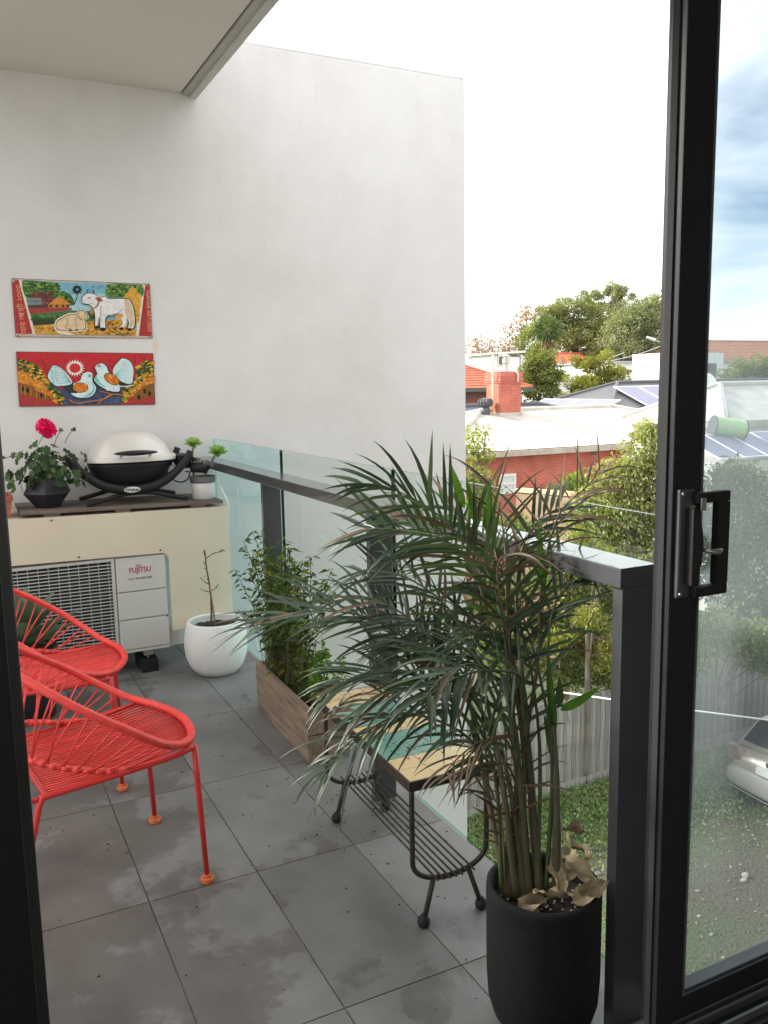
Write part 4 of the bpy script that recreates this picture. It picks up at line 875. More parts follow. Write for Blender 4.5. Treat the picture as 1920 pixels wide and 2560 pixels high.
# left dove
A.blob('1D3B42', [(490, 340), (520, 250), (565, 215), (660, 265), (750, 395), (800, 415), (840, 350), (880, 290), (935, 285), (975, 320), (965, 380), (1005, 460), (960, 540), (880, 565), (790, 560), (730, 510), (640, 440), (560, 430)])
A.blob('D5EDF0', [(496, 340), (526, 256), (566, 222), (656, 270), (748, 402), (610, 436), (548, 410)])
for k in range(7): A.line('6FA9AE', [(740, 400), (620+k*4, 330+(k-3)*26), (520+k*12, 250+k*26)], 4)
A.line('5FB5B8', [(520, 260), (545, 290), (540, 330), (560, 380), (545, 410)], 9); A.line('8FCBD0', [(560, 235), (580, 280), (575, 330), (600, 390)], 7)
A.poly('27382C', [(640, 440), (780, 420), (800, 500), (740, 500)])
A.blob('DDF0F2', [(760, 415), (830, 380), (850, 330), (885, 295), (930, 291), (965, 322), (958, 385), (997, 460), (955, 535), (880, 556), (800, 552), (735, 512), (810, 505), (780, 450)])
A.blob('7CC8C4', [(945, 390), (985, 460), (945, 530), (860, 550), (940, 500), (965, 450)])
A.oval('2A3A2C', 832, 452, 84, 54); A.oval('E07C24', 832, 452, 76, 47); A.leaves(['F2A347', 'B85E18'], [(765, 425), (890, 415), (905, 480), (780, 490)], 30, 16, 14)
A.oval('2A3032', 928, 328, 17, 14); A.oval('EAF2F2', 928, 328, 11, 9); A.oval('1A1A1C', 930, 328, 6, 5); A.poly('B5623A', [(955, 315), (998, 342), (955, 345)])
# right dove
A.blob('1D3B42', [(975, 240), (1010, 205), (1060, 195), (1110, 230), (1140, 290), (1180, 310), (1170, 250), (1220, 180), (1275, 140), (1360, 180), (1390, 260), (1385, 350), (1365, 420), (1240, 440), (1245, 500), (1140, 500), (1030, 440), (970, 370), (1000, 310)])
A.blob('D5EDF0', [(1176, 310), (1178, 250), (1226, 186), (1276, 148), (1354, 186), (1383, 262), (1378, 350), (1358, 412), (1240, 390)])
for k in range(7): A.line('7FC3C4', [(1190, 325), (1260+k*8, 240+k*22), (1290+k*11, 165+k*38)], 4)
A.poly('27382C', [(1190, 330), (1260, 390), (1340, 420), (1230, 425)])
A.blob('DDF0F2', [(985, 240), (1015, 211), (1060, 202), (1104, 236), (1130, 296), (1200, 330), (1235, 420), (1235, 490), (1140, 485), (1035, 432), (978, 370), (1010, 310)])
A.blob('7CC8C4', [(1000, 320), (985, 370), (1040, 425), (1100, 450), (1040, 400), (1010, 350)])
A.oval('2A3A2C', 1160, 365, 90, 52, .55); A.oval('E07C24', 1160, 365, 81, 44, .55); A.leaves(['F2A347', 'B85E18'], [(1090, 320), (1180, 320), (1240, 400), (1150, 410)], 30, 16, 15)
A.oval('2A3032', 1028, 228, 18, 15); A.oval('EAF2F2', 1028, 228, 12, 9); A.oval('1A1A1C', 1026, 228, 6, 5); A.poly('B5623A', [(998, 215), (970, 232), (1000, 238)])
A.line('F2F4F4', [(1200, 436), (1290, 440), (1380, 428)], 9); A.line('DDF0F2', [(1100, 470), (1120, 485)], 10)
A.build('painting', t2)
# ================================================================== THE YARD AND THE NEIGHBOURHOOD
GZ = -6.0
gm = bpy.data.materials.new('ground_earth'); gm.use_nodes = True
def ground_material(m):
    t = m.node_tree; b = t.nodes['Principled BSDF']; n = t.nodes.new; l = t.links.new; g = n('ShaderNodeNewGeometry'); b.inputs['Roughness'].default_value = .95
    a = n('ShaderNodeTexNoise'); a.inputs['Scale'].default_value = .55; a.inputs['Detail'].default_value = 8; l(g.outputs['Position'], a.inputs['Vector'])
    r = n('ShaderNodeValToRGB'); r.color_ramp.elements[0].position = .40; r.color_ramp.elements[1].position = .62
    r.color_ramp.elements[0].color = (.098, .084, .060, 1); r.color_ramp.elements[1].color = (.075, .10, .040, 1); l(a.outputs['Fac'], r.inputs[0])
    f = n('ShaderNodeTexNoise'); f.inputs['Scale'].default_value = 22; f.inputs['Detail'].default_value = 6; l(g.outputs['Position'], f.inputs['Vector'])
    mx = n('ShaderNodeMix'); mx.data_type = 'RGBA'; mx.blend_type = 'OVERLAY'; mx.inputs[0].default_value = .6; l(r.outputs[0], mx.inputs[6]); l(f.outputs['Fac'], mx.inputs[7]); l(mx.outputs[2], b.inputs['Base Color'])
    bp = n('ShaderNodeBump'); bp.inputs['Distance'].default_value = .05; l(f.outputs['Fac'], bp.inputs['Height']); l(bp.outputs[0], b.inputs['Normal'])
ground_material(gm)
gr = MB().add([(-900, -900, GZ), (900, -900, GZ), (900, 900, GZ), (-900, 900, GZ)], [(0, 1, 2, 3)]).build('ground', gm); tag(gr, kind='structure')
# weeds by the fence, pebbles and litter on the bare earth
weed_m = leafmat('weed_leaf', (.085, .13, .05), (.30, .37, .17), .35)
n_ = 42000; x = rng.uniform(4.2, 12.5, n_); y = 9.35-np.abs(rng.normal(0, .85, n_)); keep = (np.sin(x*2.1)*.3+np.sin(x*5.3+y*3)*.25+rng.random(n_)) > .12
pos = np.stack([x, y, GZ+rng.uniform(.0, .10, n_)], 1)[keep]
dr = rng.normal(size=(len(pos), 3))*np.array([.8, .8, .3])+np.array([0, 0, .7])
o = leafmesh('weeds', pos, dr, rng.uniform(.03, .09, len(pos)), rng.uniform(.02, .05, len(pos)), rng.random(len(pos)), weed_m); o['kind'] = 'stuff'
b = MB()
for k in range(420):
    x, y = random.uniform(1.5, 12), random.uniform(-1, 8.6); s = random.choice([.02, .03, .03, .05, .08]); c = (x, y, GZ+s*.3)
    b.lathe([(0, -s*.5), (s, -.1*s), (s*.7, s*.4), (0, s*.5)], 6, c, sx=random.uniform(.7, 1.4), sy=random.uniform(.7, 1.2))
o = b.build('pebbles', mat('pebble_grey', (.28, .25, .22), .9, var=.5, vscale=1.5)); o['kind'] = 'stuff'
lit = leafmat('leaf_litter', (.14, .09, .04), (.38, .28, .14), .1)
n_ = 2500; pos = np.stack([rng.uniform(2, 12, n_), rng.uniform(2, 9, n_), np.full(n_, GZ+.012)], 1)
o = leafmesh('leaf_litter', pos, rng.normal(size=(n_, 3))*np.array([1, 1, .15]), .055, .03, rng.random(n_), lit); o['kind'] = 'stuff'
# paling fence
pal_m = mat('grey_paling', (.165, .155, .140), .9, col2=(.33, .315, .29), vscale=3.5, stretch=(9, 9, .6), bump=.3, bscale=25, bdist=.004, detail=8)
pal2 = mat('grey_paling_dark', (.115, .105, .095), .9, col2=(.25, .235, .215), vscale=3.5, stretch=(9, 9, .6), bump=.3, bscale=25, bdist=.004, detail=8)
fe = thing('paling_fence', 'weathered grey timber paling fence along the back of the yard', 'fence', (9, 9.45, GZ))
fm = {}
def fy(x): return 9.39+(x-6.3)*.025
x = 3.0; k = 0
while x < 19:
    wd = random.uniform(.085, .105); hgt = random.choice([1.70, 1.72, 1.74, 1.76])
    key = (k % 2, round(wd, 2), hgt)
    if key not in fm: fm[key] = MB().box(-.049*wd/.1, -.008, 0, .049*wd/.1, .008, hgt, .002).build('paling', (pal_m, pal2)[k % 2], fe); o = fm[key]
    else: o = bpy.data.objects.new('paling', fm[key].data); COL.objects.link(o); o.parent = fe; o.matrix_parent_inverse = Matrix.Translation(-fe.location)
    o.location = (x, fy(x)+(0 if k % 2 else .007), GZ+random.uniform(.0, .02)); o.rotation_euler = (random.uniform(-.012, .012), random.uniform(-.006, .006), .025)
    x += wd+random.uniform(-.004, .004); k += 1
for z in (.35, 1.35): MB().prism([(3, fy(3)+.02, GZ+z), (19, fy(19)+.02, GZ+z), (19, fy(19)+.02, GZ+z+.07), (3, fy(3)+.02, GZ+z+.07)], (0, .05, 0)).build('rail', pal2, fe)
MB().prism([(3, fy(3)-.045, GZ+.002), (19, fy(19)-.045, GZ+.002), (19, fy(19)-.045, GZ+.20), (3, fy(3)-.045, GZ+.20)], (0, .03, 0)).build('plinth_board', pal_m, fe)
q0, q1 = P(1385, 1728, 11.2), P(1945, 1803, 10.2)
tag(MB().tube([q0, (q0+q1)/2-Vector((0, 0, .012)), q1], .011, 8).build('white_line', wp_m, smooth=True), 'thin white line stretched level in front of the paling fence', 'clothes line')
a_, b_ = P(1417, 1440, 16.5), P(1417, 1535, 16.5)
tag(MB().box(a_.x-.06, a_.y-.06, GZ, a_.x+.06, a_.y+.06, a_.z+.2, .01).build('timber_post', mat('tan_post', (.42, .28, .18), .8, var=.2, vscale=8)), 'tan timber post rising out of the shrubs behind the fence', 'post')
# ------------------------------------------------------------------ trees
tb_m = mat('tree_bark', (.10, .078, .06), .9, col2=(.22, .18, .15), vscale=8, stretch=(1, 1, .3))
def tree(name, label, cat, spec, zc, material, leafpx, dens, trunk=True, base_v=None, trunk_u=None, droop=0.0, seed=1, group=None, sparse=1.0, branches=10, fill=.55):
    """spec: crown lobes measured in the picture (u, v, width, height)"""
    rg = np.random.default_rng(seed); rd = random.Random(seed)
    c0 = P(spec[0][0], spec[0][1], zc); t = thing(name, label, cat, (c0.x, c0.y, GZ), group)
    s = zc/FPX; leaf = leafpx*s; PP = []; NN = []; TT = []; ends = []
    for (u, v, wp, hp) in spec:
        c = np.array(P(u, v, zc)); rx, rz = wp*s/2, hp*s/2; ry = rx*.9
        nc = max(5, int(wp*hp/420)); nc = min(nc, 60)
        for _ in range(nc):
            d = rg.normal(size=3); d /= np.linalg.norm(d); rr = rg.uniform(.35, .92)
            cc = c+d*np.array([rx, ry, rz])*rr; ends.append((cc, d))
            cr = min(rx, rz)*rg.uniform(.28, .48)
            n = int(dens*wp*hp/nc/(leafpx*leafpx*.25)*rg.uniform(.7, 1.3)*sparse)
            q = rg.normal(size=(n, 3)); q /= np.linalg.norm(q, axis=1, keepdims=True)+1e-9
            rad = rg.uniform(fill, 1.08, n)[:, None]**.6
            pp = cc+q*rad*cr*np.array([1.15, 1.15, .8]); PP.append(pp)
            NN.append(q*.7+rg.normal(size=(n, 3))*.55+np.array([0, 0, -droop]))
            TT.append(np.clip(rg.normal(.48, .2, n)+rg.uniform(-.22, .22), 0, 1))
    PP = np.concatenate(PP); NN = np.concatenate(NN); TT = np.concatenate(TT)
    leafmesh('crown', PP, NN, leaf*rg.uniform(.7, 1.4, len(PP)), leaf*rg.uniform(.32, .6, len(PP)), TT, material, t)
    if trunk:
        cc = np.mean([np.array(P(u, v, zc)) for u, v, _, _ in spec], 0); bx = P(trunk_u, spec[0][1], zc) if trunk_u else Vector(cc)
        hgt = cc[2]-GZ; r0 = max(.06, hgt*.022)
        b = MB(); top = Vector(cc); base = Vector((bx.x, bx.y, GZ))
        m1 = base+(top-base)*.5+Vector((rd.uniform(-.2, .2), rd.uniform(-.2, .2), 0))*hgt*.06
        b.tube(crom([base, m1, top], 5), list(np.linspace(r0, r0*.4, 11)), 8)
        for k in range(min(branches, len(ends))):
            e, _ = ends[(k*7) % len(ends)]; e = Vector(e); s0 = base+(top-base)*rd.uniform(.45, .85)
            b.tube(crom([s0, s0+(e-s0)*.5+Vector((0, 0, rd.uniform(-.05, .1)*hgt*.2)), e], 4), list(np.linspace(r0*.35, r0*.08, 9)), 6)
        b.build('trunk', tb_m, t, smooth=True)
    return t
olive = leafmat('olive_leaf', (.10, .122, .052), (.33, .345, .16), .35)
gum = leafmat('gum_leaf', (.11, .125, .08), (.35, .36, .225), .35)
mid = leafmat('mid_leaf', (.08, .108, .036), (.29, .305, .105), .35)
yell = leafmat('yellow_green_leaf', (0.1, 0.12, 0.024), (0.36, 0.34, 0.085), 0.35)
brig = leafmat('bright_leaf', (.05, .10, .016), (.22, .30, .05), .32)
pale = leafmat('pale_weeping_leaf', (.125, .145, .066), (.42, .42, .19), .42)
aut = leafmat('autumn_leaf', (.22, .13, .065), (.44, .31, .18), .25)
G_ = 'trees beyond the red brick house'
tree('tree', 'broad dark green tree at the right, tallest crown beside the door frame', 'tree', [(1590, 805, 140, 130), (1630, 830, 120, 180), (1560, 850, 110, 120), (1650, 775, 90, 100), (1600, 885, 170, 80), (1540, 880, 70, 60)], 95, gum, 6, 3.4, seed=11, group=G_, trunk_u=1600)
tree('tree', 'tall flat topped gum tree whose thin top stands above all the others', 'tree', [(1535, 727, 110, 44), (1490, 737, 70, 34), (1568, 740, 60, 40), (1515, 745, 110, 36), (1510, 785, 100, 70), (1545, 775, 60, 60)], 125, gum, 6, 2.4, seed=12, group=G_, trunk_u=1505, fill=.2)
tree('tree', 'wide olive green tree in the middle of the skyline', 'tree', [(1400, 790, 120, 90), (1450, 790, 120, 100), (1370, 815, 90, 100), (1480, 850, 120, 90), (1420, 845, 110, 90), (1500, 810, 80, 80), (1470, 885, 130, 50)], 112, olive, 6, 3.2, seed=13, group=G_, trunk_u=1455)
tree('tree', 'small olive tree below the skyline just right of the rust coloured tree', 'tree', [(1325, 850, 75, 80), (1360, 880, 80, 50), (1310, 880, 60, 40)], 96, mid, 7, 2.4, seed=14, group=G_)
tree('tree', 'rust coloured autumn tree left of the green skyline trees', 'tree', [(1310, 795, 60, 70), (1290, 835, 80, 90), (1335, 778, 50, 50), (1275, 870, 70, 60)], 118, aut, 6, 1.3, seed=15, group=G_, sparse=.8)
tree('tree', 'pale nearly bare autumn tree next to the white end wall', 'tree', [(1205, 855, 100, 110), (1245, 870, 80, 80), (1180, 885, 70, 70), (1215, 900, 110, 50)], 120, aut, 4, .55, seed=16, group=G_, branches=26)
tree('tree', 'low green tree over the orange tiled roof', 'tree', [(1210, 912, 75, 36), (1250, 905, 50, 34)], 92, mid, 7, 2.0, seed=17, group=G_)
tree('tree', 'dense dark round tree standing right behind the brick chimney', 'tree', [(1350, 905, 85, 75), (1378, 945, 80, 105), (1322, 950, 75, 100), (1355, 980, 110, 80), (1345, 882, 60, 45), (1350, 940, 100, 90)], 60, mid, 6, 3.2, seed=18, group=G_)
tree('tree', 'yellow green tree left of the long white building', 'tree', [(1495, 915, 90, 70), (1465, 955, 100, 80), (1535, 945, 80, 70), (1440, 985, 70, 60), (1500, 965, 110, 60), (1448, 905, 50, 50)], 58, yell, 6, 3.2, seed=19, group=G_)
tree('bush', 'glossy bright green bush against the red brick wall', 'bush', [(1435, 1215, 110, 80), (1405, 1240, 70, 70), (1470, 1235, 80, 80), (1430, 1270, 120, 60)], 25, brig, 11, 2.4, seed=20, branches=5)
tree('tree', 'sparse lime green young tree beside the end wall', 'tree', [(1190, 1095, 80, 90), (1215, 1125, 60, 60), (1175, 1140, 70, 60)], 21, leafmat('lime_leaf', (.13, .16, .03), (.38, .40, .10), .35), 11, 1.1, seed=21, branches=12)
tree('bush', 'green shrub below the lime green young tree', 'bush', [(1190, 1200, 90, 80), (1215, 1250, 90, 80), (1180, 1300, 80, 110)], 20, mid, 12, 2.0, seed=22)
tree('bush', 'low leafy shrub behind the low garden wall', 'bush', [(1300, 1320, 110, 70), (1350, 1330, 100, 70), (1240, 1330, 90, 80)], 19, brig, 12, 2.0, seed=23)
tree('tree', 'large pale weeping tree filling the view beside the door frame', 'tree', [(1590, 1180, 130, 200), (1560, 1280, 170, 170), (1640, 1120, 100, 160), (1640, 1260, 130, 200), (1500, 1330, 130, 120), (1590, 1390, 170, 130), (1660, 1420, 130, 200), (1480, 1270, 120, 120), (1530, 1200, 110, 110), (1610, 1080, 80, 80)], 17, pale, 12, 3.0, droop=.9, seed=24, trunk_u=1640, branches=24)
tree('shrub', 'mixed green shrubs spilling over the paling fence', 'shrub', [(1450, 1480, 130, 120), (1510, 1560, 120, 130), (1440, 1600, 140, 130), (1540, 1480, 110, 120), (1480, 1690, 130, 80), (1370, 1560, 120, 160), (1320, 1640, 130, 140), (1400, 1690, 110, 70), (1290, 1500, 100, 120), (1460, 1400, 140, 120), (1380, 1450, 130, 120), (1470, 1620, 150, 130), (1250, 1620, 120, 160), (1220, 1500, 110, 140), (1540, 1690, 100, 90)], 16, mid, 12, 2.9, seed=25, branches=14)
tree('shrub', 'yellow flowering shrub in front of the weeping tree', 'shrub', [(1500, 1410, 120, 100), (1530, 1630, 90, 120), (1470, 1540, 90, 80), (1400, 1600, 80, 80), (1440, 1330, 90, 70)], 15.2, yell, 11, 2.2, seed=26, branches=8)
tree('tree', 'big grey green tree seen through the door glass', 'tree', [(1800, 1240, 140, 180), (1880, 1230, 130, 160), (1850, 1380, 180, 180), (1930, 1330, 120, 200), (1780, 1420, 130, 160), (1900, 1500, 160, 150), (1830, 1180, 100, 90), (1770, 1320, 110, 120)], 17, leafmat('grey_green_leaf', (.055, .075, .040), (.20, .23, .11), .25), 13, 2.6, droop=.5, seed=27, trunk_u=1870, branches=18)
tree('shrub', 'leafy creeper hanging over the fence behind the parked car', 'shrub', [(1850, 1600, 150, 150), (1920, 1640, 120, 140), (1780, 1580, 110, 150), (1740, 1640, 100, 110), (1680, 1600, 130, 200)], 15.5, mid, 13, 2.3, seed=28)
tree('tree', 'rounded far tree below the orange roof seen through the door glass', 'tree', [(1880, 915, 120, 75), (1840, 935, 100, 60), (1930, 935, 110, 90), (1885, 945, 140, 50)], 68, olive, 6, 3.2, seed=29, group=G_)
# fan palm
fp = P(1370, 828, 88); pt = thing('fan_palm', 'shaggy fan palm standing among the skyline trees', 'palm tree', (fp.x, fp.y, GZ))
MB().tube([(fp.x, fp.y, GZ), (fp.x, fp.y, fp.z-.4)], .28, 8).build('trunk', tb_m, pt, smooth=True)
pp = []; dd = []
for k in range(1500):
    d = rng.normal(size=3); d /= np.linalg.norm(d); 
    if d[2] < -.75: continue
    c = np.array(fp)+d*rng.uniform(.6, 1.25)*np.array([1, 1, 1]); pp.append(c); dd.append(d+rng.normal(size=3)*.25+np.array([0, 0, -.35]))
leafmesh('crown', np.array(pp), np.array(dd), .62, .09, rng.random(len(pp)), leafmat('fan_leaf', (.045, .075, .03), (.17, .22, .085), .2), pt)
pp = np.array(fp)+rng.normal(size=(500, 3))*np.array([.35, .35, .5])+np.array([0, 0, -1.3])
leafmesh('dead_skirt', pp, rng.normal(size=(500, 3))*.3+np.array([0, 0, -1]), .7, .10, rng.random(500), lit, pt)
# ------------------------------------------------------------------ houses
def brick_mat(name, c1, c2, mortar, sc=1.0):
    m = bpy.data.materials.new(name); m.use_nodes = True; t = m.node_tree; b = t.nodes['Principled BSDF']; n = t.nodes.new; l = t.links.new; b.inputs['Roughness'].default_value = .9
    g = n('ShaderNodeNewGeometry'); s = n('ShaderNodeSeparateXYZ'); l(g.outputs['Position'], s.inputs[0]); a = n('ShaderNodeMath'); l(s.outputs['X'], a.inputs[0]); l(s.outputs['Y'], a.inputs[1])
    c = n('ShaderNodeCombineXYZ'); l(a.outputs[0], c.inputs['X']); l(s.outputs['Z'], c.inputs['Y'])
    k = n('ShaderNodeTexBrick'); k.inputs['Color1'].default_value = (*c1, 1); k.inputs['Color2'].default_value = (*c2, 1); k.inputs['Mortar'].default_value = (*mortar, 1)
    k.inputs['Scale'].default_value = 1/sc; k.inputs['Brick Width'].default_value = .24; k.inputs['Row Height'].default_value = .086; k.inputs['Mortar Size'].default_value = .009; k.inputs['Bias'].default_value = -.1; l(c.outputs[0], k.inputs['Vector'])
    z = n('ShaderNodeTexNoise'); z.inputs['Scale'].default_value = 1.4; z.inputs['Detail'].default_value = 6; l(g.outputs['Position'], z.inputs['Vector'])
    mx = n('ShaderNodeMix'); mx.data_type = 'RGBA'; mx.blend_type = 'OVERLAY'; mx.inputs[0].default_value = .45; l(k.outputs['Color'], mx.inputs[6]); l(z.outputs['Fac'], mx.inputs[7]); l(mx.outputs[2], b.inputs['Base Color'])
    bp = n('ShaderNodeBump'); bp.inputs['Strength'].default_value = .5; bp.inputs['Distance'].default_value = .01; l(k.outputs['Fac'], bp.inputs['Height']); bp.invert = True; l(bp.outputs[0], b.inputs['Normal'])
    return m
red_brick = brick_mat('red_brick', (.52, .115, .075), (.44, .09, .062), (.42, .26, .2))
brown_brick = brick_mat('brown_brick', (.26, .10, .075), (.20, .075, .06), (.30, .22, .18))
tan_brick = brick_mat('tan_brick', (.42, .26, .17), (.36, .22, .14), (.40, .32, .24))
zinc = mat('pale_iron_roof', (.50, .48, .43), .45, var=.16, vscale=1.6, detail=8, metal=.0, spec=.4)
slate = mat('charcoal_iron_roof', (.085, .085, .095), .5, var=.10, vscale=1.0)
white_p = mat('white_weatherboard', (.72, .72, .70), .6, var=.04, vscale=3)
win_m = mat('far_window', (.05, .06, .065), .15, spec=.8)
gut_g = mat('green_gutter', (.06, .12, .10), .5); gut_w = mat('grey_fascia', (.40, .36, .31), .7, var=.15, vscale=3)
pvc = mat('solar_cell', (.17, .17, .26), .35, spec=.35); alu = mat('solar_frame', (.78, .78, .78), .5)
def hip(name, label, x0, y0, x1, y1, ze, zr, roof_m, wall_mat, ribs=0.0, rows=0, oh=.35, fascia=None, group=None):
    """hip roofed house, ridge along X; returns its root"""
    t = thing(name, label, 'house', ((x0+x1)/2, (y0+y1)/2, GZ), group)
    hw = (y1-y0)/2; ym = (y0+y1)/2; a = Vector((x0+hw, ym, zr)); b = Vector((x1-hw, ym, zr))
    c = [Vector((x0, y0, ze)), Vector((x1, y0, ze)), Vector((x1, y1, ze)), Vector((x0, y1, ze))]
    rf = MB()
    if ribs:
        n = int((x1-x0)/ribs)
        for i in range(n):
            for h_, (xa, xb, dz) in enumerate(((x0+i*ribs, x0+(i+.5)*ribs, .022), (x0+(i+.5)*ribs, x0+(i+1)*ribs, -.0))):
                def top(x): r = min(hw, max(0, x-x0), max(0, x1-x)); return Vector((x, y0+r, ze+(zr-ze)*r/hw))
                ta, tb = top(xa), top(xb); z1, z2 = (0, .022) if h_ == 0 else (.022, 0)
                rf.add([(xa, y0, ze+z1), (xb, y0, ze+z2), tb+Vector((0, 0, z2)), ta+Vector((0, 0, z1))], [(0, 1, 2, 3)])
        rf.add([c[3], c[0], a], [(0, 1, 2)]); rf.add([c[1], c[2], b], [(0, 1, 2)]); rf.add([c[2], c[3], a, b], [(0, 1, 2, 3)])
    elif rows:
        for i in range(rows):
            f0, f1 = i/rows, (i+1)/rows; dz = .06
            def lerp(p_, q_, f): return p_+(q_-p_)*f
            up = Vector((0, 0, dz))
            for p0, p1, q1, q0 in ((c[0], c[1], b, a), (c[1], c[2], b, b), (c[2], c[3], a, b), (c[3], c[0], a, a)):
                A0, A1, B1, B0 = lerp(p0, q0, f0)+up, lerp(p1, q1, f0)+up, lerp(p1, q1, f1), lerp(p0, q0, f1)
                rf.add([A0, A1, B1, B0], [(0, 1, 2, 3)]); rf.add([A0-up, A1-up, A1, A0], [(0, 1, 2, 3)])
    else:
        rf.add([*c, a, b], [(0, 1, 5, 4), (1, 2, 5), (2, 3, 4, 5), (3, 0, 4)])
    ro = rf.build('roof', roof_m, t)
    rc = MB()
    for p_, q_ in ((a, b), (c[0], a), (c[3], a), (c[1], b), (c[2], b)): rc.tube([p_+Vector((0, 0, .03)), q_+Vector((0, 0, .03))], .11, 6)
    rc.build('ridge_cap', roof_m, ro)
    fs = MB()
    for p_, q_ in ((c[0], c[1]), (c[1], c[2]), (c[2], c[3]), (c[3], c[0])):
        d = (q_-p_).normalized(); nn = Vector((d.y, -d.x, 0))*.12
        fs.prism([p_+Vector((0, 0, -.02)), q_+Vector((0, 0, -.02)), q_+Vector((0, 0, -.22)), p_+Vector((0, 0, -.22))], nn)
    fs.build('gutter', fascia or gut_w, t)
    MB().box(x0+oh, y0+oh, GZ, x1-oh, y1-oh, ze-.02).build('wall', wall_mat, t)
    return t
# the pale roofed red brick house
hx0, hx1, hy0, hy1, hze, hzr = 14.85, 31.5, 24.55, 33.9, -1.2, .12
h1 = hip('brick_house', 'red brick house with a pale corrugated iron roof below the balcony', hx0, hy0, hx1, hy1, hze, hzr, zinc, red_brick, ribs=.16)
wy = hy0+.35
for (u0, v0, u1, v1) in ((1246, 1186, 1288, 1232),):
    a, b = ony(u0, v0, wy), ony(u1, v1, wy)
    wf = MB(); 
    for bx in ((a.x, b.z, a.x+.10, a.z), (b.x-.10, b.z, b.x, a.z), (a.x+.10, a.z-.10, b.x-.10, a.z), (a.x+.10, b.z, b.x-.10, b.z+.10), (a.x+.10, (a.z+b.z)/2-.04, b.x-.10, (a.z+b.z)/2+.04)): wf.box(bx[0], wy-.06, bx[1], bx[2], wy-.004, bx[3])
    w_ = wf.build('window', white_p, h1); MB().box(a.x+.08, wy-.03, b.z+.08, b.x-.08, wy-.008, a.z-.08).build('pane', mat('pale_blind', (.55, .58, .60), .4), w_)
a = ony(1483, 1134, wy); MB().box(a.x-.12, wy-.02, a.z-.06, a.x+.12, wy-.003, a.z+.06).build('air_vent', slate, h1)
a = ony(1600, 1120, wy); MB().tube([(a.x, wy-.08, hze-.2), (a.x, wy-.08, GZ)], .07, 8).build('downpipe', white_p, h1)
# chimney on its ridge
cx, cy = 20.52, 29.0
chm = MB().box(cx-.53, cy-.53, -.35, cx+.53, cy+.53, 1.32).build('chimney', red_brick, h1)
for z0, z1, e in ((1.32, 1.42, .58), (1.42, 1.50, .62), (1.50, 1.80, .58)): MB().box(cx-e, cy-e, z0+.001, cx+e, cy+e, z1).build('corbel', red_brick, chm)
MB().box(cx-.59, cy-.59, -.3, cx+.59, cy+.59, .06).build('flashing', mat('cement_flashing', (.45, .42, .38), .85, var=.2), chm)
fl = MB(); fl.tube([(cx+.12, cy, 1.86), (cx+.12, cy, 2.15)], .09, 10); fl.lathe([(.14, 0), (.16, .02), (.16, .2), (.06, .24)], 12, (cx+.12, cy, 2.15)); fl.lathe([(.22, 0), (.02, .07)], 12, (cx+.12, cy, 2.48)); fl.tube([(cx+.12, cy, 2.35), (cx+.12, cy, 2.5)], .03, 6)
fl.build('flue_cowl', zinc, chm, smooth=True, angle=R(40))
MB().tube(crom([(cx+.14, cy-.45, 1.9), (cx+.26, cy-.66, 1.7), (cx+.28, cy-.66, 1.35)], 5), .045, 8).build('flue_strap', zinc, chm, smooth=True)
# aerial on a pole by the chimney
ap = P(1232, 1028, depth((cx, cy, 0))-.6); at_ = P(1236, 882, depth((cx, cy, 0))-.6)
an = thing('tv_aerial', 'cream pole carrying a television aerial beside the brick chimney', 'aerial', (ap.x, ap.y, .0))
MB().tube([(ap.x, ap.y, ap.z-.4), (ap.x, ap.y, at_.z)], .045, 8).build('pole', mat('cream_pole', (.62, .50, .33), .6), an, smooth=True)
l_ = P(1165, 884, depth((cx, cy, 0))-.6); bm = MB().tube([(ap.x+.15, ap.y, at_.z-.05), (l_.x, l_.y, l_.z)], .022, 6); bm.build('boom', zinc, an)
for k in range(7):
    q = Vector((ap.x, ap.y, at_.z-.05)).lerp(l_, .1+k*.13); MB().tube([q+Vector((-.2, -.25, .0)), q+Vector((.2, .25, 0))], .012, 5).build('rod', zinc, an)
# whirling roof vent
vp = P(1213, 1018, depth((cx, cy, 0))-.6)
rv = thing('roof_vent', 'dark round spinning vent on the roof left of the chimney', 'vent', (vp.x, vp.y, vp.z))
MB().lathe([(.2, -.5), (.2, -.02), (.15, .02)], 14, vp).build('neck', slate, rv, smooth=True)
b = MB(); b.lathe([(.20, .02), (.30, .10), (.31, .24), (.22, .36), (0, .41)], 18, vp); b.build('turbine', slate, rv)
fn = MB()
for k in range(16): a = k*math.pi/8; fn.tube([(vp.x+r_*math.cos(a), vp.y+r_*math.sin(a), vp.z+z_) for r_, z_ in ((.21, .02), (.315, .10), (.325, .24), (.23, .37))], .018, 4)
fn.build('fins', slate, rv)['kind'] = 'stuff'
# low garden wall
a, b = P(1290, 1230, 23), P(1428, 1257, 22)
gw = thing('garden_wall', 'tan brick garden wall with a cream coping in front of the red house', 'wall', ((a.x+b.x)/2, (a.y+b.y)/2, GZ))
d = (b-a); d.z = 0; nn = Vector((-d.y, d.x, 0)).normalized()*.23
zt = a.z
MB().prism([Vector((a.x, a.y, GZ)), Vector((b.x, b.y, GZ)), Vector((b.x, b.y, zt)), Vector((a.x, a.y, zt))], nn).build('brickwork', tan_brick, gw)
MB().prism([Vector((a.x, a.y, zt+.001))-nn*.15, Vector((b.x, b.y, zt+.001))-nn*.15, Vector((b.x, b.y, zt+.09))-nn*.15, Vector((a.x, a.y, zt+.09))-nn*.15], nn*1.3).build('coping', mat('cream_coping', (.62, .50, .26), .8, var=.1), gw)
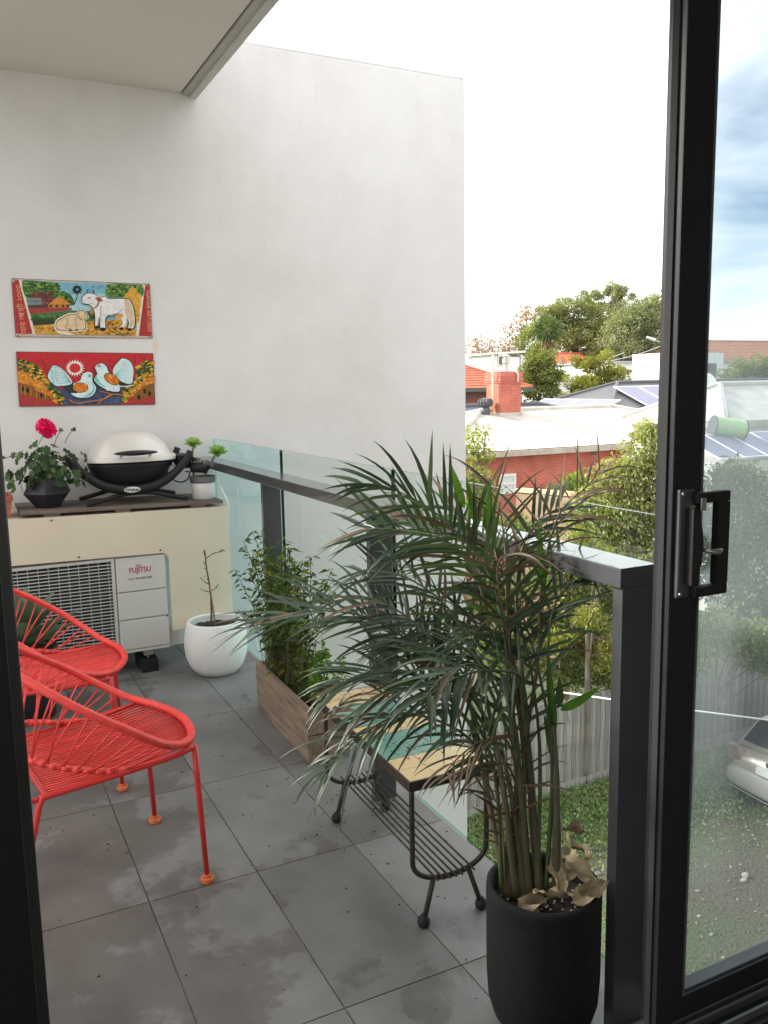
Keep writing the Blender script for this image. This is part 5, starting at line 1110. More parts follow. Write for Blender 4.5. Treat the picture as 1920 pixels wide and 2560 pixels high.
# charcoal roofed house with solar panels
A2 = P(1544, 957, 50); hw = 5.0; rise = 1.9
h2 = hip('charcoal_roof_house', 'charcoal metal roofed house carrying solar panels', A2.x-hw, A2.y-hw, A2.x+18, A2.y+hw, A2.z-rise, A2.z, slate, white_p, fascia=slate)
def on_face(face, s, t_):     # s along the eave, t up the slope
    if face == 'front': return Vector((A2.x-hw+s, A2.y-hw+t_*hw, A2.z-rise+t_*rise))
    return Vector((A2.x-hw+t_*hw, A2.y+hw-s, A2.z-rise+t_*rise))
def panel(face, s, wd, t0, t1, off, parent):
    q = [on_face(face, s, t0), on_face(face, s+wd, t0), on_face(face, s+wd, t1), on_face(face, s, t1)]
    nrm = (q[1]-q[0]).cross(q[3]-q[0]).normalized()
    if nrm.z < 0: nrm = -nrm
    q = [p_+nrm*off for p_ in q]; c = sum(q, Vector())/4
    o = MB().prism(q, nrm*.04).build('solar_panel', alu, parent)
    MB().prism([c+(p_-c)*.94+nrm*.041 for p_ in q], nrm*.006).build('cells', pvc, o)
for k in range(6): panel('front', 3.75+k*1.75, 1.68, .20, .80, .16, h2)
for k in range(4): panel('left', 1.6+k*1.7, 1.62, .10, .47, .10, h2)
A3 = P(1347, 1010, 47)
hip('low_charcoal_house', 'low charcoal roof running behind the chimney', A3.x-18, A3.y-3.2, A3.x+3.2, A3.y+3.2, A3.z-1.0, A3.z, slate, brown_brick, fascia=slate)
# orange tiled house
E3 = P(1331, 968, 58); tile_o = mat('orange_roof_tile', (.50, .135, .075), .8, var=.16, vscale=3)
hip('orange_tile_house', 'brown brick house with an orange tiled roof and green gutter', E3.x-17, E3.y, E3.x, E3.y+11, E3.z, E3.z+2.5, tile_o, brown_brick, rows=15, fascia=gut_g, oh=.9)
# white house with a dormer window
c = P(1240, 935, 78); s = 78/FPX
h4 = thing('white_house', 'white weatherboard house with an attic window above the orange roof', 'house', (c.x, c.y, GZ))
zt = P(1240, 888, 78).z
MB().prism([(c.x-.4, c.y, GZ), (c.x+2.6, c.y, GZ), (c.x+2.6, c.y, zt-.2), (c.x-.4, c.y, zt)], (0, 4, 0)).build('wall', white_p, h4)
MB().prism([(c.x-.8, c.y-.35, zt+.05), (c.x+3.1, c.y-.35, zt+.22), (c.x+3.1, c.y-.35, zt+.40), (c.x-.8, c.y-.35, zt+.2)], (0, 4.7, 0)).build('roof', white_p, h4)
MB().prism([(c.x+2.7, c.y-.1, GZ), (c.x+6.0, c.y-.1, GZ), (c.x+6.0, c.y-.1, zt-2.3), (c.x+2.7, c.y-.1, zt+.1)], (0, 5, 0)).build('lean_to', white_p, h4)
wa, wb = P(1246, 892, 77.9), P(1261, 911, 77.9)
w_ = MB().box(wa.x-.1, c.y-.09, wb.z-.1, wb.x+.1, c.y-.004, wa.z+.1).build('window', white_p, h4); MB().box(wa.x, c.y-.12, wb.z, wb.x, c.y-.092, wa.z).build('pane', win_m, w_)
# long white building with a strip of windows
c = P(1548, 958, 82); c2 = P(1760, 950, 92); zt = P(1548, 908, 82).z
h5 = thing('long_white_building', 'long flat roofed white building with a strip of windows', 'building', (c.x+4, c.y, GZ))
MB().box(c.x-1.5, c.y, GZ, c.x+22, c.y+8, zt).build('wall', white_p, h5)
MB().box(c.x-1.8, c.y-.3, zt+.001, c.x+22.3, c.y+8.3, zt+.2).build('roof', mat('grey_deck_roof', (.35, .35, .35), .8), h5)
za, zb = P(1600, 924, 84).z, P(1600, 932, 84).z
for k in range(9):
    x = c.x+.9+k*1.72
    w_ = MB().box(x, c.y-.05, zb, x+1.55, c.y-.003, za).build('window', mat('grey_frame', (.5, .5, .5), .5), h5); MB().box(x+.06, c.y-.07, zb+.05, x+1.49, c.y-.052, za-.05).build('pane', win_m, w_)
c = P(1422, 985, 66); MB_ = thing('white_shed', 'small white gabled shed between the two mid distance trees', 'shed', (c.x, c.y, GZ))
zt = P(1415, 932, 66).z
MB().prism([(c.x-1.5, c.y, GZ), (c.x+2.0, c.y, GZ), (c.x+2.0, c.y, zt-1.3), (c.x-.2, c.y, zt), (c.x-1.5, c.y, zt-.8)], (0, 4, 0)).build('wall', white_p, MB_)
# terracotta roofs among the trunks
c = P(1400, 905, 104); hip('terracotta_house', 'terracotta roofed house half hidden among the skyline tree trunks', c.x-3, c.y, c.x+14, c.y+9, P(1400, 915, 104).z, P(1400, 915, 104).z+1.7, tile_o, tan_brick)
c = P(1527, 915, 100); zt = P(1527, 897, 100).z
hh = thing('brick_chimney', 'orange brick chimney with an aerial mast rising behind the yellow green tree', 'chimney', (c.x, c.y, GZ))
MB().box(c.x-.7, c.y-.5, GZ, c.x+.7, c.y+.5, zt-.25).build('shaft', red_brick, hh); MB().box(c.x-.85, c.y-.65, zt-.249, c.x+.85, c.y+.65, zt).build('cap', red_brick, hh)
mz = P(1532, 838, 100).z; MB().tube([(c.x+.2, c.y, zt), (c.x+.2, c.y, mz)], .05, 6).build('mast', zinc, hh); MB().lathe([(0, 0), (.3, .06), (.42, .2)], 14, cap=False).xform(Matrix.Translation((c.x+.55, c.y-.2, mz-.2)) @ Matrix.Rotation(1.2, 4, 'X')).build('dish', white_p, hh)
# roofs seen through the door glass
c = P(1755, 905, 92); hip('far_orange_house', 'far house with a long orange tiled roof seen through the door glass', c.x-6, c.y, c.x+34, c.y+11, c.z, P(1800, 850, 97).z, mat('dusty_orange_tile', (.40, .17, .10), .85, var=.15, vscale=1.5), tan_brick, rows=14)
c = P(1755, 918, 72); zt = P(1800, 881, 72).z; d2 = P(1836, 900, 72)
wb_ = thing('white_block', 'plain white block wall seen through the glass below the orange roof', 'building', (c.x, c.y, GZ)); MB().box(c.x-4, c.y, GZ, d2.x, c.y+4, zt).build('wall', white_p, wb_)
d3 = P(1808, 910, 71); MB().box(c.x-4, c.y-1.0, GZ, d3.x-.2, c.y-.01, P(1800, 908, 71).z).build('dark_annex', slate, wb_)
A8 = P(1800, 962, 33); hw8, rs8 = 2.55, 1.25
h8 = hip('pale_roof_house', 'house with a pale sheet metal roof seen through the door glass', A8.x-hw8, A8.y-hw8, A8.x+22, A8.y+hw8, A8.z-rs8, A8.z, zinc, white_p, oh=.3)
def roof8(u, v):      # the point of that roof's front slope seen at (u, v)
    o_ = Vector(CAM); d_ = Vector(D(u, v)); nrm = Vector((0, -rs8, hw8)).normalized(); return o_+d_*((A8-o_).dot(nrm)/d_.dot(nrm))
pa, pb_ = roof8(1803, 968), roof8(1819, 1048); up = Vector((0, 0, .05))
MB().tube([pa+up, pb_+up], .09, 8).build('roof_pipe', mat('pipe_grey', (.45, .46, .46), .5), h8, smooth=True)
# green solar water tank on it
ta, tb_ = roof8(1782, 1086)+Vector((0, 0, .30)), roof8(1856, 1098)+Vector((0, 0, .30))
tk_ = thing('water_tank', 'pale green solar hot water cylinder on the roof, seen through the glass', 'water tank', tuple((ta+tb_)/2))
ax_ = (tb_-ta); rad_ = 25*depth(ta)/FPX
MB().tube([ta, ta+ax_*.985], rad_, 24).build('cylinder', mat('tank_green', (.36, .52, .28), .5, var=.05), tk_, smooth=True, angle=R(40))
MB().tube([ta+ax_*.986, ta+ax_*1.03], rad_*1.02, 24).build('end_cap', slate, tk_, smooth=True, angle=R(40)); MB().tube([ta-ax_*.03, ta-ax_*.001], rad_*1.02, 24).build('end_cap', slate, tk_, smooth=True, angle=R(40))
for f in (.2, .8): q = ta+ax_*f; MB().box(q.x-.06, q.y-.25, q.z-rad_-.45, q.x+.06, q.y+.25, q.z-rad_-.002).build('cradle', slate, tk_)
# bank of solar panels in front of it
sp = thing('solar_array', 'bank of solar panels in front of the green water cylinder', 'solar panels', tuple(P(1880, 1130, 27)))
q0 = P(1800, 1150, 26.5); ux = Vector((1, 0, 0)); uy = Vector((0, .93, .36))
for k in range(5):
    a = q0+ux*(k*1.06); q = [a, a+ux*1.0, a+ux*1.0+uy*1.75, a+uy*1.75]; nrm = ux.cross(uy).normalized(); c = sum(q, Vector())/4
    o = MB().prism(q, nrm*.04).build('solar_panel', alu, sp); MB().prism([c+(p_-c)*.95+nrm*.041 for p_ in q], nrm*.006).build('cells', pvc, o)
MB().box(q0.x-.2, q0.y+.1, GZ, q0.x+6, q0.y+4, q0.z-.12).build('shed_roof', zinc, sp)
dh = P(1770, 955, 37); ds = thing('satellite_dish', 'white satellite dish on the pale roof behind the door stile', 'dish', tuple(dh))
MB().lathe([(0, 0), (.22, .03), (.38, .12)], 20, cap=False).xform(Matrix.Translation(dh) @ Matrix.Rotation(1.1, 4, 'X')).build('reflector', white_p, ds, smooth=True); MB().tube([dh, dh+Vector((.1, .1, -.7))], .03, 6).build('mast', zinc, ds)
# street lamp and wires
la, lb = P(1617, 843, 62), P(1664, 860, 62)
sl_ = thing('street_lamp', 'street lamp head reaching in from behind the door frame', 'street lamp', (lb.x, lb.y, GZ))
MB().tube([(lb.x, lb.y, GZ), (lb.x, lb.y, lb.z)], .09, 8).build('pole', zinc, sl_); MB().tube([lb, la+(lb-la)*.3], .04, 6).build('arm', zinc, sl_); MB().tube([la, la+(lb-la)*.45], [.08, .13], 8).build('lamp_head', mat('lamp_white', (.7, .7, .7), .4), sl_)
for lab, a, b, sag in (('thin power line crossing in front of the big skyline trees', P(1395, 908, 64), P(1660, 862, 64), .5), ('second power line lower down among the tree trunks', P(1180, 915, 66), P(1560, 882, 66), .9)):
    pts = [a.lerp(b, k/12)-Vector((0, 0, sag*(1-(2*k/12-1)**2))) for k in range(13)]
    tag(MB().tube(pts, .028, 5).build('power_line', mat('wire_pale', (.5, .5, .5), .6)), lab, 'power line', 'power lines')
# ------------------------------------------------------------------ parked car
car_m = mat('champagne_paint', (.40, .35, .28), .28, metal=.25, coat=.6, var=.02); cgl = mat('car_glass', (.015, .02, .025), .08, spec=.9, coat=.5); lamp_r = mat('tail_lamp', (.22, .13, .11), .2, coat=.6)
tyre = mat('tyre', (.015, .015, .015), .8)
CX, CY = 10.9, 7.18          # middle of the rear bumper; the car points along +X
car = thing('parked_car', 'champagne coloured hatchback parked by the fence, seen through the door glass', 'car', (CX+2, CY, GZ))
def loft(secs, name, m_, parent, smooth=True):
    n = len(secs[0]); b = MB(); b.add([q for s_ in secs for q in s_], [(i*n+j, i*n+(j+1) % n, (i+1)*n+(j+1) % n, (i+1)*n+j) for i in range(len(secs)-1) for j in range(n)]+[tuple(reversed(range(n))), tuple((len(secs)-1)*n+j for j in range(n))])
    return b.build(name, m_, parent, smooth=smooth, angle=R(45))
def sect(x, hw, z0, z1, e=3.6, n=28):
    out_ = []
    for k in range(n):
        a = 2*math.pi*k/n; ca, sa = math.cos(a), math.sin(a); r_ = (abs(ca)**e+abs(sa)**e)**(-1/e); out_.append((CX+x, CY+hw*r_*ca, GZ+(z0+z1)/2+(z1-z0)/2*r_*sa))
    return out_
loft([sect(-.02, .62, .40, .66), sect(.03, .78, .30, .80), sect(.14, .86, .25, .93), sect(.30, .89, .22, .98), sect(.8, .90, .2, 1.0), sect(2.2, .90, .2, .98), sect(3.1, .88, .22, .94), sect(3.9, .82, .25, .82), sect(4.25, .66, .32, .66)], 'body', car_m, car)
def gsect(x, hb, ht, z0, z1):
    return [(CX+x, CY-hb, GZ+z0), (CX+x, CY+hb, GZ+z0), (CX+x, CY+ht+.04, GZ+z1-.12), (CX+x, CY+ht-.06, GZ+z1-.02), (CX+x, CY, GZ+z1), (CX+x, CY-ht+.06, GZ+z1-.02), (CX+x, CY-ht-.04, GZ+z1-.12)]
loft([gsect(.16, .80, .78, .93, 1.06), gsect(.50, .80, .66, .95, 1.42), gsect(.75, .8, .62, .95, 1.48), gsect(1.6, .8, .62, .95, 1.52), gsect(2.3, .8, .6, .95, 1.46), gsect(3.1, .78, .70, .93, 1.0)], 'cabin', car_m, car)
MB().add([(CX+.165, CY-.66, GZ+1.03), (CX+.165, CY+.66, GZ+1.03), (CX+.475, CY+.57, GZ+1.385), (CX+.475, CY-.57, GZ+1.385)], [(3, 2, 1, 0)]).xform(Matrix.Translation((-.03, 0, .02))).build('rear_window', cgl, car)
for s in (1, -1): MB().add([(CX+.6, CY+s*.808, GZ+1.0), (CX+2.75, CY+s*.808, GZ+1.0), (CX+2.1, CY+s*.668, GZ+1.40), (CX+.78, CY+s*.668, GZ+1.40)], [(0, 1, 2, 3)]).build('side_window', cgl, car)
loft([sect(-.09, .70, .30, .52), sect(-.05, .84, .24, .60), sect(.10, .905, .22, .64), sect(.22, .91, .22, .62)], 'rear_bumper', mat('bumper_grey', (.30, .28, .25), .4, coat=.3), car)
for s in (1, -1):
    loft([[(CX-.005+x, CY+s*y, GZ+z) for y, z in ((.60-x, .70), (.88, .66), (.89, .92), (.70-x, .93))] for x in (.02, .16)], 'tail_lamp', lamp_r, car, smooth=False)
    for x in (.85, 3.4):
        wh = MB().lathe([(.20, -.10), (.31, -.10), (.325, -.06), (.325, .06), (.31, .10), (.20, .10)], 26).xform(Matrix.Translation((CX+x, CY+s*.80, GZ+.326)) @ Matrix.Rotation(math.pi/2, 4, 'X')).build('wheel', tyre, car, smooth=True, angle=R(40))
        MB().lathe([(0, -.09), (.2, -.09), (.2, .09), (0, .09)], 18).xform(Matrix.Translation((CX+x, CY+s*.80, GZ+.326)) @ Matrix.Rotation(math.pi/2, 4, 'X')).build('rim', steel_m, wh)
MB().box(CX-.10, CY-.19, GZ+.66, CX-.022, CY+.19, GZ+.78, .01).build('number_plate', mat('plate_white', (.6, .6, .58), .4), car)
MB().lathe([(0, 0), (.045, .0), (.045, .02)], 18).xform(Matrix.Translation((CX-.03, CY, GZ+.86)) @ Matrix.Rotation(-math.pi/2, 4, 'Y')).build('badge', slate, car)
MB().tube([(CX-.1, CY-.72, GZ+.245), (CX-.13, CY, GZ+.235), (CX-.1, CY+.72, GZ+.245)], .012, 6).build('bumper_trim', steel_m, car)
# ================================================================== PLANTS IN THE TIMBER BOX
vine_m = leafmat('vine_leaf', (.026, .052, .018), (.12, .20, .058), .42, .5, alt=(.32, .26, .05))
mint_m = leafmat('mint_leaf', (.05, .12, .02), (.16, .30, .05), .42, .5)
dead_m = mat('dead_stem', (.10, .055, .032), .9, var=.4, vscale=30)
vn = thing('climbing_plant', 'tall leggy climbing plant growing up the balustrade post from the planter box', 'plant', (.18, .95, .165))
vst = mat('vine_stem', (.075, .085, .035), .8, var=.3, vscale=20)
PP, NN, LL = [], [], []
for k in range(46):
    y0 = random.uniform(.82, 1.12); x0 = random.uniform(.12, .225)
    h = random.choice([.30, .42, .5, .55, .58])*random.uniform(.85, 1.08)
    lx, ly = random.uniform(-.09, .05), random.uniform(-.17, .13)
    if k % 9 == 0: ly, lx = .14, -.10
    q = crom([(x0, y0, .16), (x0+lx*.2, y0+ly*.2, .16+h*.35), (x0+lx*.6+random.uniform(-.02, .02), y0+ly*.6, .16+h*.7), (x0+lx*1.1, y0+ly*1.2, .16+h)], 7)
    q = [np.array([min(z[0], .245), z[1], z[2]]) for z in q]
    MB().tube(q, np.linspace(.0026, .0012, len(q)), 5).build('stem', vst if k % 3 else dead_m, vn, smooth=True)
    for i, z in enumerate(q):
        f = i/len(q)
        if f < .38 and k % 4: continue
        for _ in range(3):
            d = np.array([random.gauss(0, .7), random.gauss(0, .7), random.uniform(-.5, .55)]); PP.append(z+d*.004); NN.append(d); LL.append(random.uniform(.020, .044))
n_ = len(PP)
o = leafmesh('foliage', np.array(PP), np.array(NN), np.array(LL), np.array(LL)*.36, rng.random(n_), vine_m, vn, droop=.25); o['kind'] = 'stuff'
dd = MB()
for k in range(130):
    x, y = random.uniform(.115, .235), random.uniform(.75, 1.14); z = .17; h = random.uniform(.06, .24); a, b_ = random.uniform(-.05, .05), random.uniform(-.06, .06)
    dd.tube([(x, y, z), (x+a*.5, y+b_*.6, z+h*.6), (min(.248, x+a), y+b_, z+h)], [.0014, .0011, .0007], 4)
o = dd.build('dead_stems', dead_m, vn); o['kind'] = 'stuff'
PP = []; NN = []
for k in range(260):
    PP.append((random.uniform(.12, .235), random.uniform(.78, 1.12), random.uniform(.2, .40))); NN.append((random.gauss(0, 1), random.gauss(0, 1), random.gauss(-.3, .6)))
o = leafmesh('withered_leaves', np.array(PP), np.array(NN), rng.uniform(.012, .028, 260), .010, rng.random(260), leafmat('withered', (.06, .035, .018), (.22, .12, .05), .2), vn); o['kind'] = 'stuff'
mi = thing('leafy_herb', 'low bright green herb spreading at the near end of the planter box', 'plant', (.2, .72, .165))
PP = []; NN = []; LL = []
for k in range(30):
    y0 = random.uniform(.60, .95); x0 = random.uniform(.14, .225); h = random.uniform(.05, .20); lx, ly = random.uniform(-.01, .05), random.uniform(-.09, .03)
    q = crom([(x0, y0, .165), (x0+lx*.4, y0+ly*.4, .165+h*.6), (min(.246, x0+lx), y0+ly, .165+h)], 5)
    MB().tube(q, .0012, 5).build('stem', vst, mi, smooth=True)
    for z in q[2:]:
        for _ in range(3):
            d = np.array([random.gauss(0, .8), random.gauss(0, .8), random.uniform(-.1, .5)]); PP.append(np.array(z)+d*.003); NN.append(d); LL.append(random.uniform(.014, .032))
o = leafmesh('foliage', np.array(PP), np.array(NN), np.array(LL), np.array(LL)*.62, rng.random(len(PP)), mint_m, mi); o['kind'] = 'stuff'
n_ = 900; pos = np.stack([rng.uniform(.115, .235, n_), rng.uniform(.66, 1.05, n_), .172+rng.random(n_)*.03], 1)
o = leafmesh('ground_cover', pos, rng.normal(size=(n_, 3))*.8+np.array([0, 0, .6]), .014, .009, rng.random(n_)*.7, vine_m, mi); o['kind'] = 'stuff'
# ================================================================== PALM IN THE BLACK POT
PC = (.060, -.828)
pot_m = mat('black_stone_pot', (.0075, .0075, .008), .85, var=.35, vscale=120, bump=.5, bscale=260, bdist=.003, spec=.3)
po = thing('palm_pot', 'large black textured round pot standing by the corner post', 'pot', (*PC, 0))
MB().lathe([(.072, .0005), (.086, .004), (.104, .03), (.114, .065), (.1175, .12), (.1185, .30), (.1175, .314), (.112, .318), (.106, .316), (.104, .308), (.103, .27)], 64, (*PC, 0), cap=False).build('pot_body', pot_m, po, smooth=True)
b = MB(); b.lathe([(.1035, .268), (.08, .276), (.05, .272), (.02, .282), (0, .28)], 44, (*PC, 0), cap=False); b.v = [(x+random.uniform(-.002, .002), y+random.uniform(-.002, .002), z+random.uniform(-.005, .005)) for x, y, z in b.v]; b.build('soil', soil_m, po)
pk = MB()
for k in range(60): a = random.uniform(0, 6.28); r_ = random.uniform(0, .095); pk.lathe([(0, -.002), (.003, 0), (0, .003)], 5, (PC[0]+r_*math.cos(a), PC[1]+r_*math.sin(a), .283))
pk.build('perlite', mat('perlite', (.5, .48, .45), .9), po)['kind'] = 'stuff'
palm_d = leafmat('palm_leaf', (.019, .036, .024), (.068, .104, .062), .30, .36, spec=.5)
palm_l = leafmat('palm_leaf_young_backlit', (.026, .062, .020), (.080, .150, .045), .42, .38)  # young leaves, and a lighter copy painting the backlight on some fronds
palm_b = leafmat('palm_leaf_dry', (.04, .027, .019), (.17, .12, .08), .15, .6)
cane_m = mat('palm_cane', (.055, .065, .032), .5, col2=(.12, .095, .06), vscale=9, stretch=(1, 1, .35), bump=.15, bscale=30)
rach_m = mat('palm_rachis', (.05, .075, .028), .45, var=.3, vscale=12); rach_b = mat('palm_rachis_dry', (.10, .062, .04), .7, var=.3, vscale=12)
pal = thing('potted_palm', 'large arching palm with long dark green fronds growing from the black pot', 'palm', (*PC, .28))
zp = depth((*PC, .3))
def soilpt(u):
    q = P(u, 2150, zp); r_ = Vector((q.x-PC[0], q.y-PC[1], 0)); 
    if r_.length > .085: r_ = r_.normalized()*.085
    return Vector((PC[0]+r_.x, PC[1]+r_.y, .272))
def leaflet_mesh(base, d, side_n, ln, wd, droop, seg=6):
    """strip that starts along d and bends down under its weight; V folded"""
    b = MB(); pts = [Vector(base)]; dv = Vector(d).normalized(); st = ln/seg
    for i in range(seg):
        dv = (dv+Vector((0, 0, -droop*(.25+.75*(i/seg))*2/seg))).normalized(); pts.append(pts[-1]+dv*st)
    vs = []; fs = []
    for i, p_ in enumerate(pts):
        t_ = i/seg; w_ = wd*.5*max(.03, (min(1, t_/.22+.22))*(1-max(0, (t_-.35)/.65)**1.7))
        tg = (pts[min(i+1, seg)]-pts[max(i-1, 0)]).normalized(); n_ = (Vector(side_n)-tg*tg.dot(Vector(side_n))).normalized(); s_ = tg.cross(n_)
        vs += [p_+s_*w_+n_*w_*.35, p_, p_-s_*w_+n_*w_*.35]
    for i in range(seg):
        for j in (0, 1): fs.append((i*3+j, (i+1)*3+j, (i+1)*3+j+1, i*3+j+1))
    return b.add(vs, fs)
# (px path of the rachis, depth offset at the tip, first leaflet, leaflets a side, length, droop, turn of the blade to the viewer, kind)
FR = [
 ([(1290, 1900), (1262, 1600), (1225, 1440), (1146, 1336), (1077, 1273), (1012, 1236), (950, 1213), (890, 1207)], .02, .52, 21, .135, .42, .9, 'd'),
 ([(1285, 1900), (1232, 1600), (1190, 1430), (1122, 1356), (1060, 1334), (1001, 1326), (940, 1321), (895, 1326)], .12, .58, 17, .135, .35, .7, 'd'),
 ([(1252, 1900), (1190, 1650), (1120, 1520), (1031, 1451), (962, 1427), (917, 1430), (880, 1445)], .10, .6, 13, .115, .55, .4, 'd'),
 ([(1240, 1950), (1190, 1800), (1120, 1665), (1003, 1589), (908, 1540), (790, 1527), (683, 1543), (600, 1575)], .06, .52, 19, .14, .30, .25, 'd'),
 ([(1330, 1950), (1332, 1800), (1300, 1694), (1250, 1677), (1187, 1680), (1120, 1705), (1060, 1750)], -.18, .46, 12, .125, .95, .5, 'd'),
 ([(1250, 1980), (1180, 1820), (1093, 1719), (999, 1675), (905, 1685), (811, 1732)], .05, .45, 18, .13, .5, .3, 'd'),
 ([(1262, 2000), (1185, 1860), (1093, 1801), (999, 1788), (915, 1832), (840, 1900), (800, 1950)], -.05, .40, 18, .135, .7, .3, 'd'),
 ([(1370, 1900), (1345, 1650), (1350, 1500), (1365, 1389), (1401, 1281), (1462, 1220), (1515, 1165)], .10, .62, 14, .125, .75, .4, 'b'),
 ([(1300, 1900), (1275, 1600), (1265, 1450), (1263, 1371), (1251, 1281), (1236, 1225), (1226, 1190)], .15, .64, 9, .115, .45, .8, 'b'),
 ([(1310, 1900), (1270, 1600), (1243, 1440), (1262, 1388), (1311, 1390), (1401, 1404), (1470, 1435), (1520, 1465)], -.03, .58, 18, .095, 1.0, .2, 'b'),
 ([(1392, 1900), (1372, 1700), (1375, 1560), (1400, 1490), (1450, 1447), (1495, 1447)], .05, .6, 8, .13, .45, .5, 'd'),
 ([(1270, 2000), (1230, 1850), (1180, 1720), (1120, 1640), (1060, 1610), (990, 1622)], .18, .45, 15, .13, .55, .4, 'd'),
 ([(1280, 2050), (1290, 1940), (1265, 1850), (1200, 1855), (1140, 1900), (1100, 1950)], -.12, .42, 12, .11, .8, .3, 'b'),
 ([(1300, 1950), (1250, 1750), (1180, 1620), (1110, 1560), (1030, 1560), (960, 1592)], .16, .48, 15, .135, .45, .4, 'd'),
 ([(1258, 2090), (1248, 2020), (1225, 1988), (1195, 1978), (1172, 1988)], .02, .4, 7, .055, .2, .3, 'b'),
 ([(1310, 1950), (1290, 1750), (1240, 1600), (1170, 1530), (1095, 1540)], .25, .45, 14, .14, .5, .5, 'd'),
 ([(1320, 1900), (1295, 1640), (1270, 1480), (1230, 1370), (1165, 1300), (1095, 1260)], .22, .54, 14, .115, .4, .9, 'l'),
 ([(1310, 1900), (1280, 1650), (1220, 1480), (1140, 1375), (1050, 1315), (965, 1295)], .25, .5, 16, .12, .4, .8, 'l'),
 ([(1300, 1950), (1285, 1800), (1240, 1700), (1180, 1660), (1110, 1690), (1050, 1760)], -.25, .4, 12, .12, 1.0, .4, 'd'),
 ([(1250, 1950), (1190, 1830), (1120, 1760), (1030, 1720), (940, 1740), (860, 1800)], -.02, .45, 15, .13, .7, .3, 'd'),
 ([(1240, 1900), (1180, 1740), (1090, 1610), (1000, 1530), (900, 1490), (800, 1500)], .10, .5, 15, .12, .4, .3, 'd'),
 ([(1380, 1900), (1340, 1650), (1290, 1510), (1220, 1455), (1140, 1465), (1070, 1510)], .18, .5, 15, .13, .6, .5, 'd'),
 ([(1360, 1950), (1340, 1780), (1300, 1640), (1230, 1575), (1150, 1590), (1085, 1650)], .05, .45, 15, .125, .8, .4, 'd'),
 ([(1240, 1900), (1180, 1770), (1100, 1660), (1020, 1590), (930, 1545), (840, 1555)], .14, .5, 16, .12, .5, .4, 'd'),
 ([(1350, 1900), (1330, 1690), (1300, 1540), (1320, 1440), (1385, 1395), (1450, 1405)], .14, .58, 12, .125, .6, .5, 'd'),
 ([(1330, 1900), (1300, 1640), (1290, 1480), (1310, 1360), (1360, 1290), (1420, 1265)], .16, .6, 11, .11, .6, .6, 'd'),
 ([(1300, 2060), (1290, 1960), (1250, 1890), (1190, 1900), (1130, 1950)], .06, .4, 10, .095, .7, .3, 'b'),
]
# canes and sheaths
CANES = []
for (u0, u1, v1, u2, v2, r0) in ((1270, 1212, 1950, 1175, 1800, .0085), (1292, 1255, 1950, 1215, 1740, .0085), (1325, 1300, 1960, 1262, 1690, .0095), (1350, 1326, 1950, 1300, 1650, .0115), (1392, 1390, 1960, 1372, 1650, .0100), (1312, 1280, 2000, 1250, 1850, .0075)):
    a = soilpt(u0); q = resample(crom([a, P(u1, v1, zp+random.uniform(-.03, .05)), P(u2, v2, zp+random.uniform(-.03, .07))], 8), 22); CANES.append(q)
    MB().tube(q, list(np.linspace(r0, r0*.55, 22)*(1+.06*np.sin(np.arange(22)*1.3))), 9).build('cane', cane_m, pal, smooth=True)
FSM = [i for i, f_ in enumerate(FR) if f_[0][0] == (1258, 2090)][0]
ALL = []
toC = -Vector(AF)
for fi, (px_, dz, t0, nl, ln, droop, face, kind) in enumerate(FR):
    su = 1290+(px_[0][0]-1290)*.75+random.uniform(-12, 12); n_ = len(px_)
    pts = [soilpt(su)]+[P(u, v, zp+dz*(i/(n_-1))**1.3+random.uniform(-.006, .006)) for i, (u, v) in enumerate(px_)]
    if fi % 3 and fi != FSM:
        tgt = np.array(pts[2]); cn = min(CANES, key=lambda c_: np.linalg.norm(c_[-1]-tgt)); k0 = random.randint(8, 15)
        pts = [Vector(cn[k0]), Vector(cn[min(21, k0+5)])*.55+pts[2]*.45*.0+Vector(cn[min(21, k0+5)])*.45]+[p_ for p_ in pts[2:] if p_.z > cn[min(21, k0+5)][2]+.03]
        if len(pts) < 4: pts = [soilpt(su)]+[P(u, v, zp+dz*(i/(n_-1))**1.3) for i, (u, v) in enumerate(px_)]
    cv_ = resample(crom(pts, 8), 70)
    rb = .0052 if fi not in (FSM,) else .0034
    fo = MB().tube(cv_, list(np.r_[np.linspace(rb, rb*.62, 35), np.linspace(rb*.6, .0010, 35)]), 7).build('frond', rach_b if kind == 'b' else rach_m, pal, smooth=True)
    fm_ = {'d': palm_d, 'l': palm_l, 'b': palm_b}[kind]
    for k in range(nl):
        for sgn in (1, -1):
            t_ = t0+(1-t0)*(k+.5+(.25 if sgn > 0 else 0))/(nl+.3); t_ = min(t_, .995); i = int(t_*69)
            c = Vector(cv_[i]); tg = (Vector(cv_[min(69, i+1)])-Vector(cv_[max(0, i-1)])).normalized()
            nn = (toC*face+Vector((0, 0, 1))*(1.0-face*.6)); nn = (nn-tg*tg.dot(nn)).normalized(); sd3 = tg.cross(nn)*sgn
            f = (t_-t0)/(1-t0); al = R(56-32*f+random.gauss(0, 9)); L_ = ln*(.80+.62*math.sin(math.pi*min(1, .15+f*.8)))*random.uniform(.8, 1.15)
            if f > .85: L_ *= .8
            d = tg*math.cos(al)+sd3*math.sin(al)+nn*random.gauss(.18, .16)
            dr = droop*random.uniform(.3, 1.7)
            if random.random() < .06: continue
            m_ = leaflet_mesh(c, d, nn, L_, random.uniform(.0058, .0098)*(1.1 if kind != 'b' else .65), dr)
            tip_dry = random.random() < .10
            ALL.append((L_*(1 if fi != FSM else .4), m_, palm_b if tip_dry else fm_, fo, random.random()))
ALL.sort(key=lambda q: -q[0])
for L_, m_, mm_, fo, tn in ALL[:300]: m_.build('leaflet', mm_, fo, smooth=True, tint=tn)
